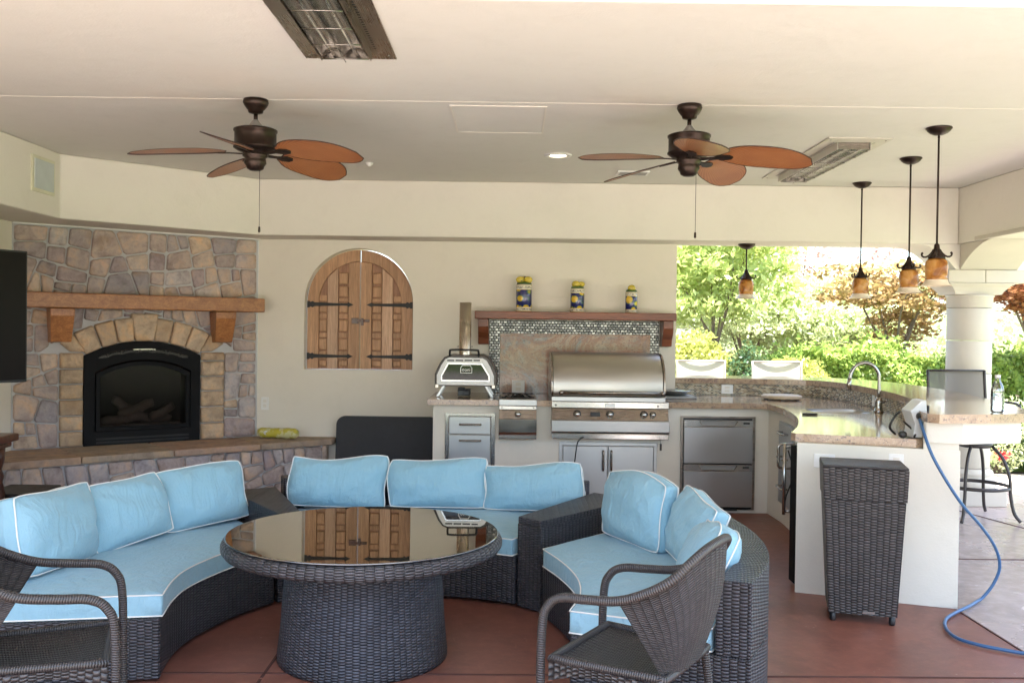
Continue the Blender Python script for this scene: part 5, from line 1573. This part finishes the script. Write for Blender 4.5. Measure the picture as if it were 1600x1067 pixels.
def sofa(name, inner, outer, lab, clab):
    I, O = sector(inner, outer)
    ctr_ = lerp2(I[13], O[13], .5)
    root = thing(name, (ctr_[0], ctr_[1], 0), lab, 'sofa', 'curved wicker sofa sections')
    closed_band(I, O, .015, .270).build('base', M['wicker'], root, bevel=.006)
    Bi = dist_curve(I, O, .135)
    closed_band(Bi, O, .271, BZT).build('backrest', M['wicker'], root, bevel=.008)
    # seat cushion
    Ci = dist_curve(O, I, -.008); Co = dist_curve(I, O, .15)
    # pull ends in a little
    def trim(A, k=.012):
        A = list(A); a, b = Vector(A[0]), Vector(A[1]); A[0] = tuple(a + (b - a) * .25); a, b = Vector(A[-1]), Vector(A[-2]); A[-1] = tuple(a + (b - a) * .25); return A
    Ci, Co = trim(Ci), trim(Co)
    cu = thing('seat_cushion', (ctr_[0], ctr_[1], .272), clab, 'seat cushion', 'blue curved seat cushions')
    def puff(t, r): return .016 * (1 - (2 * t - 1) ** 8) * (1 - (2 * r - 1) ** 6) + .004 * math.sin(t * 23 + r * 5) * (1 - (2 * r - 1) ** 4)
    cz0, cz1 = .273, .366
    n = len(Ci)
    mb = MB()
    def side(A, s):
        return [[(p[0], p[1], cz0), (p[0] + 0, p[1], (cz0 + cz1) / 2), (p[0], p[1], cz1)] for p in A]
    mb.grid(side(Ci, 1)); mb.grid(side(Co, -1))
    nr = 8
    mb.grid([[(*lerp2(Ci[i], Co[i], j / nr), cz1 + puff(i / (n - 1), j / nr)) for j in range(nr + 1)] for i in range(n)])
    mb.grid([[(*Ci[i], cz0), (*Co[i], cz0)] for i in range(n)])
    for i in (0, n - 1):
        mb.grid([[(*lerp2(Ci[i], Co[i], j / nr), z) for z in (cz0, (cz0 + cz1) / 2, cz1)] for j in range(nr + 1)])
    mb.build('cushion_body', M['fabric'], cu, bevel=.012, seg=3)
    for z in (cz0 + .004, cz1 - .001):
        loop = Ci + [lerp2(Ci[-1], Co[-1], j / 6) for j in range(1, 6)] + Co[::-1] + [lerp2(Co[0], Ci[0], j / 6) for j in range(1, 6)]
        cc = (sum(p[0] for p in loop) / len(loop), sum(p[1] for p in loop) / len(loop))
        MB().tube([(p[0], p[1], z) for p in loop], .0034, 6, closed=True).build('piping', M['piping'], cu)
    return root, I, O
sofa('sofa_section', [(-1.46, 3.87), (-1.50, 4.1), (-1.505, 4.3), (-1.46, 4.52), (-1.38, 4.75), (-1.26, 4.965)],
     [(-2.33, 3.72), (-2.42, 4.1), (-2.41, 4.5), (-2.30, 4.9), (-2.08, 5.28), (-1.74, 5.63)],
     'dark wicker curved sofa section at the left, beside the fireplace', 'blue seat cushion of the left sofa section, beside the fireplace')
sofa('sofa_section', [(-1.13, 5.075), (-.95, 5.11), (-.7, 5.13), (-.45, 5.13), (-.2, 5.09), (.03, 4.995)],
     [(-1.45, 5.85), (-1.1, 5.98), (-.7, 6.05), (-.3, 6.04), (.1, 5.97), (.50, 5.80)],
     'dark wicker curved sofa section in the middle, behind the round table', 'blue seat cushion of the middle sofa section, behind the round table')
sofa('sofa_section', [(.175, 4.80), (.25, 4.58), (.305, 4.35), (.325, 4.15), (.31, 3.94), (.25, 3.72)],
     [(.80, 5.50), (.98, 5.2), (1.10, 4.85), (1.15, 4.5), (1.14, 4.12), (1.06, 3.78), (.91, 3.46)],
     'dark wicker curved sofa section at the right, backing onto the kitchen', 'blue seat cushion of the right sofa section, in front of the kitchen')
def wedge(poly, lab):
    c = (sum(p[0] for p in poly) / 4, sum(p[1] for p in poly) / 4)
    r = thing('wedge_console', (c[0], c[1], 0), lab, 'side table', 'wicker wedge tables between the sofas')
    mb = MB(); L0 = 0
    for i in range(4):
        a, b = poly[i], poly[(i + 1) % 4]
        nseg_ = 6
        mb.grid([[(*lerp2(a, b, k / nseg_), .012), (*lerp2(a, b, k / nseg_), .455)] for k in range(nseg_ + 1)], smooth=False)
    mb.add([(*p, .012) for p in poly], [(0, 1, 2, 3)]); mb.add([(*p, .455) for p in poly], [(0, 1, 2, 3)])
    mb.build('body', M['wicker'], r)
    MB().prism(poly, .456, .492, mpXY).build('table_top', M['wicker'], r, bevel=.007)
wedge([(.045, 4.985), (.165, 4.87), (.765, 5.55), (.525, 5.76)], 'dark wicker wedge table between the middle and right sofa sections')
wedge([(-1.245, 4.985), (-1.145, 5.06), (-1.475, 5.82), (-1.72, 5.66)], 'dark wicker wedge table between the left and middle sofa sections')

# pillows
def pillow_mesh(seed, w, h, t):
    R = random.Random(seed)
    ph = [R.uniform(0, 6) for _ in range(8)]
    nu, nv = 22, 16
    def outline(u, v):
        # u,v in -1..1 -> rounded rectangle with dog ears
        x = u * w / 2 * (1 - .012 * (1 - abs(v) ** 3) - .045 * abs(v) ** 7) ; z = v * h / 2 * (1 - .03 * (1 - abs(u) ** 3) - .06 * abs(u) ** 7)
        x += .010 * math.sin(3 * v + ph[0]) ; z += .012 * math.sin(2.6 * u + ph[1]) * (.5 + .5 * v)
        return x, z
    def front(u, v, s):
        x, z = outline(u, v)
        e = (1 - abs(u) ** 3.2) * (1 - abs(v) ** 3.0)
        wr = 0
        for k in range(4):
            wr += math.sin((6 + 4 * k) * (u * math.cos(ph[k]) + v * math.sin(ph[k])) + ph[k + 3]) / (k + 1.5)
        edge = max(abs(u), abs(v))
        y = s * (t * .27 + t * .46 * e ** .7) + s * .0055 * wr * 1.5 * e ** .5
        # creases radiating from corners
        z -= .022 * max(0, v) ** 2 * (math.sin(2.1 * u + ph[5]) * .5 + .5) ; y -= s * .016 * math.exp(-((abs(u) - abs(v)) * 5) ** 2) * (edge ** 3) * (1 - edge ** 8) * 2
        return x, y, z
    lean = .0
    return nu, nv, outline, front, t
def make_pillow(seed, w, h, t):
    nu, nv, outline, front, t = pillow_mesh(seed, w, h, t)
    root = thing('back_pillow', (0, 0, 0), '', 'pillow', 'blue back pillows with white piping')
    mb = MB()
    us = [math.copysign(abs(2 * i / nu - 1) ** .8, 2 * i / nu - 1) for i in range(nu + 1)]
    vs = [math.copysign(abs(2 * j / nv - 1) ** .8, 2 * j / nv - 1) for j in range(nv + 1)]
    sides = {}
    for s in (-1, 1):
        mb.grid([[tuple(Vector(front(u, v, s)) + Vector((0, 0, h / 2))) for v in vs] for u in us])
    per = [(u, -1) for u in us] + [(1, v) for v in vs[1:]] + [(u, 1) for u in us[::-1][1:]] + [(-1, v) for v in vs[::-1][1:-1]]
    A = []
    for (u, v) in per:
        f = Vector(front(u, v, -1)); b = Vector(front(u, v, 1)); m_ = (f + b) / 2
        c_ = Vector((m_.x * 1.015, m_.y, m_.z * 1.015))
        A.append([tuple(q + Vector((0, 0, h / 2))) for q in (f, c_, b)])
    mb.grid(A, cu=True)
    body = mb.build('pillow_body', M['fabric'], root, local=True)
    for s in (-1, 1):
        loop = []
        for (u, v) in per:
            p = Vector(front(u, v, s)); p.x *= 1.006; p.z *= 1.006
            loop.append(tuple(p + Vector((0, 0, h / 2))))
        MB().tube(loop, .0034, 6, closed=True).build('piping', M['piping'], root, local=True)
    return root
SEAT = .365
pil = [
    # (x0,y0)->(x1,y1) bottom line, height, thickness, lean deg, roll deg, label
    ((-2.05, 3.96), (-1.99, 4.52), .37, .18, 14, 3, 'blue pillow nearest the left edge, on the left sofa section behind the armchair'),
    ((-1.99, 4.50), (-1.76, 4.92), .345, .17, 22, -5, 'blue pillow in the middle of the left sofa section'),
    ((-1.82, 4.93), (-1.49, 5.36), .355, .17, 20, -2, 'blue pillow at the far end of the left sofa section, nearest the yellow packet'),
    ((-1.36, 5.66), (-.78, 5.74), .325, .17, 16, 3, 'blue pillow at the left of the middle sofa section, before the folded black table'),
    ((-.755, 5.72), (-.155, 5.71), .315, .17, 18, 0, 'blue pillow in the centre of the middle sofa section, below the steel drawers'),
    ((-.16, 5.70), (.43, 5.60), .30, .17, 20, -1, 'blue pillow at the right of the middle sofa section, below the grill doors'),
    ((.50, 5.14), (.73, 4.64), .375, .145, 8, 0, 'blue pillow at the far end of the right sofa section, below the steel doors'),
    ((.76, 4.72), (.84, 4.28), .345, .13, 20, 5, 'blue pillow in the middle of the right sofa section, half hidden by its neighbour'),
    ((.76, 4.20), (.70, 3.76), .335, .15, 26, -3, 'blue pillow nearest the right armchair on the right sofa section'),
]
for k, (a, b, h, t, ln, rl, lab) in enumerate(pil):
    a, b = Vector(a), Vector(b)
    w = (b - a).length
    p = make_pillow(20 + k, w * 1.02, h, t)
    d = (b - a).normalized()
    # local +X along d ; front is local -Y
    ang = math.atan2(d.y, d.x)
    fwd = Vector((math.sin(ang), -math.cos(ang)))          # local -Y in world
    tc_ = Vector((-.66, 4.25)); mid = (a + b) / 2
    if fwd.dot(tc_ - mid) < 0: ang += PI; fwd = -fwd
    back = mid - fwd * t * .32
    m = (Matrix.Translation((back.x, back.y, SEAT + .01)) @ Matrix.Rotation(ang, 4, 'Z') @ Matrix.Rotation(math.radians(-ln), 4, 'X') @ Matrix.Rotation(math.radians(rl), 4, 'Y'))
    p.matrix_world = m
    p.rotation_mode = 'XYZ'
    p['label'] = lab

# ------------------------------------------------------------------ round table
TX, TY, TZ, TR = -.665, 4.24, .560, .632
tb = thing('round_table', (TX, TY, 0), 'round dark wicker table with smoked glass top in the middle of the sofas', 'table')
MB().lathe([(.385, .004), (.385, .03), (.372, .15), (.362, .30), (.352, .42), (.345, .49)], (TX, TY, 0), 72).build('pedestal', wicker('charcoal_table_wicker', (.006, .006, .008), (.085, .088, .105), .030, .0125), tb)
MB().lathe([(.34, .490), (.58, .492), (TR - .012, .498), (TR, .515), (TR, .532), (TR - .008, .549), (TR - .022, .557), (.58, .557)], (TX, TY, 0), 96, capt=False).build('rim', wicker('rim_wicker', (.008, .007, .008), (.095, .09, .095), .040, .013, .33), tb)
MB().lathe([(TR - .022, .5572), (TR - .018, .559), (TR - .018, .563), (TR - .022, .566)], (TX, TY, 0), 96).build('glass_top', M['tglass'], tb).rotation_euler = (math.radians(-.45), 0, 0)

# ------------------------------------------------------------------ armchairs
def make_chair():
    root = thing('wicker_armchair', (0, 0, 0), '', 'armchair', 'brown wicker armchairs facing the table')
    k = dict(local=True)
    HW, FY = .245, -.225
    half = [(HW + .005, FY - .03, .012), (HW + .005, FY - .025, .25), (HW + .005, FY - .02, .52), (HW + .006, FY + .005, .60), (HW + .008, FY + .06, .636), (HW + .012, FY + .16, .646),
            (HW + .010, FY + .28, .660), (HW - .002, .15, .695), (HW - .02, .235, .745), (HW - .07, .290, .805), (HW - .14, .318, .840), (0, .330, .852)]
    full = half + [(-p[0], p[1], p[2]) for p in half[-2::-1]]
    MB().tube([tuple(p) for p in crom(full, 110)], .0165, 10).build('arm_frame', M['wrap'], root, **k)
    # seat
    def seat(u, v):   # u -1..1 across, v 0 front..1 rear
        hw_ = .232 - .03 * v
        return (u * hw_, FY + .01 + .43 * v, .410 - .018 * (1 - u * u) * (1 - (2 * v - 1) ** 2) + .012 * (1 - v) * 0)
    MB().grid([[seat(-1 + i / 5, j / 8) for j in range(9)] for i in range(11)]).build('seat', M['wickerch'], root, recalc=False, **k)
    loop = [seat(-1, v / 6) for v in range(7)] + [seat(-1 + u / 3, 1) for u in range(1, 7)] + [seat(1, 1 - v / 6) for v in range(1, 7)] + [seat(1 - u / 3, 0) for u in range(1, 6)]
    MB().tube(loop, .016, 8, closed=True).build('seat_rail', M['wrap'], root, **k)
    # side and front apron
    ap = MB()
    ap.grid([[(u * .225, FY + .008, .40), (u * .225, FY + .010, .375)] for u in [-1 + i / 6 for i in range(13)]], us=[.0375 * i for i in range(13)], vs=[0, .02])
    for sx in (-1, 1):
        ap.grid([[(sx * .235, FY + .4 * v, .40), (sx * .235, FY + .4 * v, .33 + .045 * math.sin(PI * v))] for v in [i / 8 for i in range(9)]])
    ap.build('apron', M['wickerch'], root, recalc=False, **k)
    # back panel
    arch_ = [tuple(p) for p in crom([(-p[0], p[1], p[2]) for p in half[6:-1]] + half[-1:] + half[-2:5:-1], 27)]
    P = []
    for i, tp in enumerate(arch_):
        u = -1 + 2 * i / 26
        bx_ = u * .205; by_ = .205 + .035 * (1 - u * u); bz_ = .415
        row = []
        for j in range(13):
            t = j / 12
            row.append((bx_ + (tp[0] - bx_) * t ** 1.1, by_ + (tp[1] - by_) * t + .03 * math.sin(PI * t) * (1 - u * u), bz_ + (tp[2] - bz_) * t))
        P.append(row)
    MB().grid(P).build('backrest', M['wickerch'], root, recalc=False, **k)
    for sx in (-1, 1):
        MB().tube([tuple(p) for p in crom([(sx * .203, .195, .415), (sx * .205, .205, .39), (sx * .206, .215, .32), (sx * .21, .235, .2), (sx * .222, .285, .012)], 14)], .016, 8).build('rear_leg', M['wrap'], root, **k)
        MB().tube([(sx * .25, FY - .02, .16), (sx * .214, .24, .16)], .010, 6).build('stretcher', M['wrap'], root, **k)
    return root
ch = make_chair()
ch.scale = (.93, .93, .96); ch.location = (.43, 3.19, 0); ch.rotation_euler = (0, 0, math.radians(-122)); ch['label'] = 'brown wicker armchair at the front right, its curved back to the kitchen'
dup(ch, (-1.575, 3.15, 0), math.radians(110), 'brown wicker armchair at the front left, cut by the photo edge')

# ------------------------------------------------------------------ wicker bin
bn = thing('wicker_bin', (1.85, 4.95, 0), 'tall tapered dark wicker bin standing before the peninsula end wall', 'bin')
ba = math.radians(-15)
def binp(x, y, z):
    return (1.865 + x * math.cos(ba) - y * math.sin(ba), 4.905 + x * math.sin(ba) + y * math.cos(ba), z)
def taper(z0, z1, w0, w1, d0, d1, mat, name, bev=.008):
    mb = MB(); n_ = 6
    ring = []
    for z, w, d in ((z0, w0, d0), (z1, w1, d1)):
        ring.append([(-w / 2, -d / 2, z), (w / 2, -d / 2, z), (w / 2, d / 2, z), (-w / 2, d / 2, z)])
    for i in range(4):
        j = (i + 1) % 4
        mb.grid([[binp(*Vector(ring[0][i]).lerp(Vector(ring[0][j]), t / n_)), binp(*Vector(ring[1][i]).lerp(Vector(ring[1][j]), t / n_))] for t in range(n_ + 1)],
                us=[t * (w0 + w1) / 2 / n_ for t in range(n_ + 1)], smooth=False)
    for r in ring: mb.add([binp(*p) for p in r], [(0, 1, 2, 3)])
    return mb.build(name, mat, bn)
taper(.045, .638, .335, .395, .25, .30, M['wickerbin'], 'bin_body')
taper(.642, .805, .405, .418, .31, .315, M['wickerbin'], 'lid')
mb = MB().prism([(-.209, -.157), (.209, -.157), (.209, .157), (-.209, .157)], .806, .818, lambda a, b, d: binp(a, b, d)); mb.build('lid_top', plain('dark_woven_top', (.028, .023, .022), .5, bump=.8, bscale=140), bn, bevel=.01)
for sx, sy in ((-1, -1), (1, -1), (1, 1), (-1, 1)):
    p = binp(sx * .145, sy * .105, 0)
    MB().lathe([(.014, .002), (.016, .01), (.016, .06)], p, 12).build('foot', M['black'], bn)
MB().box(.0, .06, -.1275, -.1255, .052, .066, mp=binp).build('maker_plate', M['chrome'], bn)

# ------------------------------------------------------------------ garden
def leaf_mesh(name, C, size, mat, parent, up=.3, flat=1.0, origin=None, kind=None, **tags):
    n = len(C)
    C = np.asarray(C, dtype=np.float64)
    a = RNG.normal(size=(n, 3)); a[:, 2] *= flat; a /= np.linalg.norm(a, axis=1)[:, None] + 1e-9
    b = RNG.normal(size=(n, 3)); b -= (b * a).sum(1)[:, None] * a; b /= np.linalg.norm(b, axis=1)[:, None] + 1e-9
    s = size * RNG.uniform(.6, 1.35, n)[:, None]
    nrm = np.cross(a, b)
    v = np.stack([C - a * s, C + b * s * .48 + nrm * s * .12, C + a * s, C - b * s * .48 + nrm * s * .12], 1).reshape(-1, 3)
    o0 = org(parent) if origin is None else Vector(origin)
    v -= np.array(o0)[None]
    me = bpy.data.meshes.new(name)
    me.vertices.add(4 * n); me.vertices.foreach_set('co', v.astype(np.float32).ravel())
    me.loops.add(4 * n); me.loops.foreach_set('vertex_index', np.arange(4 * n, dtype=np.int32))
    me.polygons.add(n); me.polygons.foreach_set('loop_start', np.arange(0, 4 * n, 4, dtype=np.int32)); me.polygons.foreach_set('loop_total', np.full(n, 4, dtype=np.int32))
    me.materials.append(mat); me.update(calc_edges=True)
    o = bpy.data.objects.new(name, me); COL.objects.link(o)
    if parent is not None: o.parent = parent
    else: o.location = o0
    ORG[o.name] = o0
    tag(o, tags.get('label'), tags.get('cat'), tags.get('group'), kind)
    return o
def branchy(base, height, spread, nl, rng, r0, lean=(0, 0)):
    """trunk and limb polylines; returns list of (pts, radii) and tips"""
    out = []; tips = []
    b = Vector(base); th = height * .38
    tr_ = [b, b + Vector((lean[0] * .4, lean[1] * .4, th * .5)), b + Vector((lean[0], lean[1], th))]
    out.append(([tuple(p) for p in crom(tr_, 8)], [r0 * (1 - .35 * k / 7) for k in range(8)]))
    top = tr_[-1]
    for i in range(nl):
        a = 2 * PI * i / nl + rng.uniform(-.4, .4); rr = spread * rng.uniform(.35, .95)
        e = Vector((b.x + lean[0] + rr * math.cos(a), b.y + lean[1] + rr * math.sin(a) * .8, b.z + height * rng.uniform(.62, .97)))
        st_ = top + (b - top) * rng.uniform(0, .25)
        mid = st_.lerp(e, .5) + Vector((rng.uniform(-.15, .15), rng.uniform(-.15, .15), rng.uniform(.0, .25)))
        out.append(([tuple(p) for p in crom([st_, mid, e], 9)], [r0 * .36 * (1 - .85 * k / 8) for k in range(9)]))
        tips.append(e); tips.append(mid.lerp(e, .4))
        for q in range(2):
            s2_ = mid.lerp(e, rng.uniform(.1, .6)); e2 = s2_ + Vector((rng.uniform(-1, 1), rng.uniform(-1, 1), rng.uniform(-.1, .8))) * spread * .38
            out.append(([tuple(s2_), tuple(s2_.lerp(e2, .5) + Vector((0, 0, .05))), tuple(e2)], [r0 * .2, r0 * .13, r0 * .05]))
            tips.append(e2)
    return out, tips
def tree(name, base, height, spread, nl, r0, mat, nleaf, lsize, lab, cat='tree', group='trees in the garden', sig=.35, lean=(0, 0), seed=1, zs=.6, flat=1.0, sub=4):
    rng = random.Random(seed)
    root = thing(name, base, lab, cat, group)
    br_, tips = branchy(base, height, spread, nl, rng, r0, lean)
    mb = MB(); mb.tube(br_[0][0], br_[0][1], 9); mb.build('trunk', M['bark'], root)
    mb = MB()
    for p, r in br_[1:]: mb.tube(p, r, 6)
    mb.build('limbs', M['bark'], root)
    T = np.array([tuple(t) for t in tips])
    # several sub clumps for every tip
    K = np.repeat(T, sub, 0) + RNG.normal(size=(len(T) * sub, 3)) * np.array([sig, sig, sig * zs]) * 1.1
    per = nleaf // len(K) + 1
    C = np.repeat(K, per, 0) + RNG.normal(size=(len(K) * per, 3)) * np.array([sig * .5, sig * .5, sig * .5 * zs * .7])
    leaf_mesh('crown', C[:nleaf], lsize, mat, root, flat=flat)
    return root
def bush(name, c, rx, ry, h, mat, nleaf, lsize, lab, cat='shrub', group=None, seed=1, box=False):
    root = thing(name, (c[0], c[1], 0), lab, cat, group)
    rng = random.Random(seed)
    mb = MB()
    for i in range(7):
        a = rng.uniform(0, 2 * PI)
        mb.tube([(c[0] + .08 * rx * math.cos(a), c[1] + .08 * ry * math.sin(a), -.02), (c[0] + .3 * rx * math.cos(a), c[1] + .3 * ry * math.sin(a), h * .4), (c[0] + .6 * rx * math.cos(a), c[1] + .6 * ry * math.sin(a), h * .75)], [.02, .014, .006], 6)
    mb.build('stems', M['bark'], root)
    d = RNG.normal(size=(nleaf, 3)); d /= np.linalg.norm(d, axis=1)[:, None]
    r = RNG.uniform(.45, 1.0, nleaf) ** .45
    r *= 1 + .10 * np.sin(d[:, 0] * 7 + seed) * np.cos(d[:, 2] * 6 + seed * 2) + .08 * np.sin(d[:, 1] * 11 + d[:, 0] * 9)
    C = d * r[:, None] * np.array([rx, ry, h / 2]) + np.array([c[0], c[1], h / 2 + .03])
    C = C[C[:, 2] > .01]
    leaf_mesh('foliage', C, lsize, mat, root)
    return root
def hedge(name, x0, x1, y0, y1, h, mat, nleaf, lsize, lab, seed=1):
    root = thing(name, ((x0 + x1) / 2, (y0 + y1) / 2, 0), lab, 'hedge')
    mb = MB(); rng = random.Random(seed)
    for k in range(int((x1 - x0) * 3)):
        x = x0 + .1 + k / 3; y = (y0 + y1) / 2 + rng.uniform(-.2, .2)
        mb.tube([(x, y, -.02), (x + rng.uniform(-.1, .1), y, h * .5), (x + rng.uniform(-.2, .2), y + rng.uniform(-.2, .2), h * .85)], [.018, .012, .005], 5)
    mb.build('stems', M['bark'], root)
    u = RNG.uniform(0, 1, (nleaf, 3))
    X = x0 + (x1 - x0) * u[:, 0]
    f = RNG.integers(0, 3, nleaf)
    Y_ = np.where(f == 0, y0 + np.abs(RNG.normal(size=nleaf)) * .10, y0 + (y1 - y0) * u[:, 1])
    bump_ = .10 * np.sin(X * 2.3 + seed) + .07 * np.sin(X * 5.1) + .05 * np.sin(X * 11 + Y_ * 7)
    Z_ = np.where(f == 0, h * u[:, 2] ** .8 * 1.0, np.where(f == 1, h - np.abs(RNG.normal(size=nleaf)) * .08, h * u[:, 2]))
    Z_ = Z_ * (1 + bump_ / h)
    Y_ = Y_ + .09 * np.sin(X * 3.7 + Z_ * 5) + .06 * np.sin(X * 9 + Z_ * 8)
    sprig = RNG.uniform(size=nleaf) > .94
    Z_ = Z_ + np.where(sprig & (f == 1), RNG.uniform(.03, .22, nleaf), 0)
    leaf_mesh('foliage', np.stack([X, Y_, np.maximum(Z_, .03)], 1), lsize, mat, root)
    return root
hedge('clipped_hedge', 3.35, 10.5, 12.6, 13.6, 1.22, M['leaf_hedge'], 42000, .045, 'long bright green hedge in the garden behind the bar', 3)
bush('leafy_bush', (2.25, 12.3), .72, .6, 1.45, M['leaf_yellow'], 9000, .038, 'yellow green bush at the left of the garden view, beside the wall edge', seed=2)
bush('leafy_bush', (3.05, 11.9), .36, .36, 1.28, M['leaf_dark'], 4200, .034, 'small dark green shrub between the yellow bush and the hedge', seed=5)
bush('leafy_bush', (3.75, 12.2), .55, .5, 1.15, M['leaf_yellow'], 5200, .036, 'low yellow green bush right of the dark shrub', seed=9)
bush('rose_bush', (5.32, 10.15), .50, .35, .80, M['leaf_pale'], 3600, .024, 'rose bush with a red bloom below the bar overhang at the right', seed=4)
bush('leafy_bush', (5.75, 10.25), .42, .4, .62, M['leaf_dark'], 3600, .03, 'dark low shrub by the path at the right edge', seed=14)
rb = thing('rose_bloom', W(1566, 711, 9.86), 'single red rose bloom below the bar overhang', 'rose')
cc_ = np.array(W(1566, 711, 9.86))
leaf_mesh('petals', cc_ + RNG.normal(size=(60, 3)) * .022, .028, M['petal'], rb)
# trees
tree('garden_tree', (2.75, 13.6, 0), 3.6, 1.35, 7, .045, M['leaf_light'], 9500, .055, 'light green slender tree with a bent trunk, left in the garden view', lean=(.25, 0), seed=4, sig=.30, sub=5)
tree('garden_tree', (1.95, 15.2, 0), 4.4, 1.5, 8, .05, M['leaf_light'], 13000, .06, 'light green tree at the wall edge, filling the upper left of the garden view', seed=8, sig=.36, sub=5)
tree('garden_tree', (4.4, 17.5, 0), 2.45, 1.7, 8, .07, M['leaf_pale'], 14000, .055, 'pale green low tree behind the hedge, in the centre of the garden view', seed=12, sig=.4, sub=5)
tree('garden_tree', (6.6, 18.5, 0), 2.35, 1.8, 8, .07, M['leaf_pale'], 18000, .06, 'pale green low tree behind the hedge, behind the maple trunk', seed=17, sig=.4, sub=5)
tree('maple_tree', (5.75, 13.9, 0), 2.75, 1.05, 7, .075, M['leaf_maple'], 5200, .050, 'green and rust maple with grey trunk left of the stone column', seed=21, sig=.24, zs=.4, flat=.5, sub=4)
tree('maple_tree', (7.3, 12.2, 0), 3.0, 1.15, 8, .07, M['leaf_rust'], 11000, .045, 'rust red maple right of the stone column', seed=25, sig=.24, zs=.4, lean=(-.35, 0), flat=.5, sub=4)
tree('maple_tree', (6.1, 19.5, 0), 4.2, 1.1, 6, .07, M['leaf_pink'], 1300, .05, 'pinkish red maple far back between the pendant lamps', seed=31, sig=.3, zs=.45, flat=.5, sub=3)
tree('maple_tree', (9.3, 16.0, 0), 4.2, 1.5, 7, .08, M['leaf_pink'], 9000, .06, 'pinkish red maple at the right edge of the photo, above the rust one', seed=35, sig=.36, zs=.45, flat=.5, sub=4)
# far woodland mass that closes the view
nF = 60000
X = RNG.uniform(-12, 34, nF); Yf = RNG.uniform(26, 33, nF)
ht = 1.4 + .5 * np.sin(X * .5 + 1) + .5 * np.sin(X * 1.3) + .3 * np.sin(X * 3.1)
Zf_ = ht * RNG.uniform(0, 1, nF) ** .8 + RNG.normal(size=nF) * .08
leaf_mesh('distant_woodland', np.stack([X, Yf, np.maximum(.02, Zf_)], 1), .13, M['leaf_pale'], None, origin=(10, 29, 0), kind='stuff', label='pale blurred greenery far behind the garden hedge', cat='woodland')
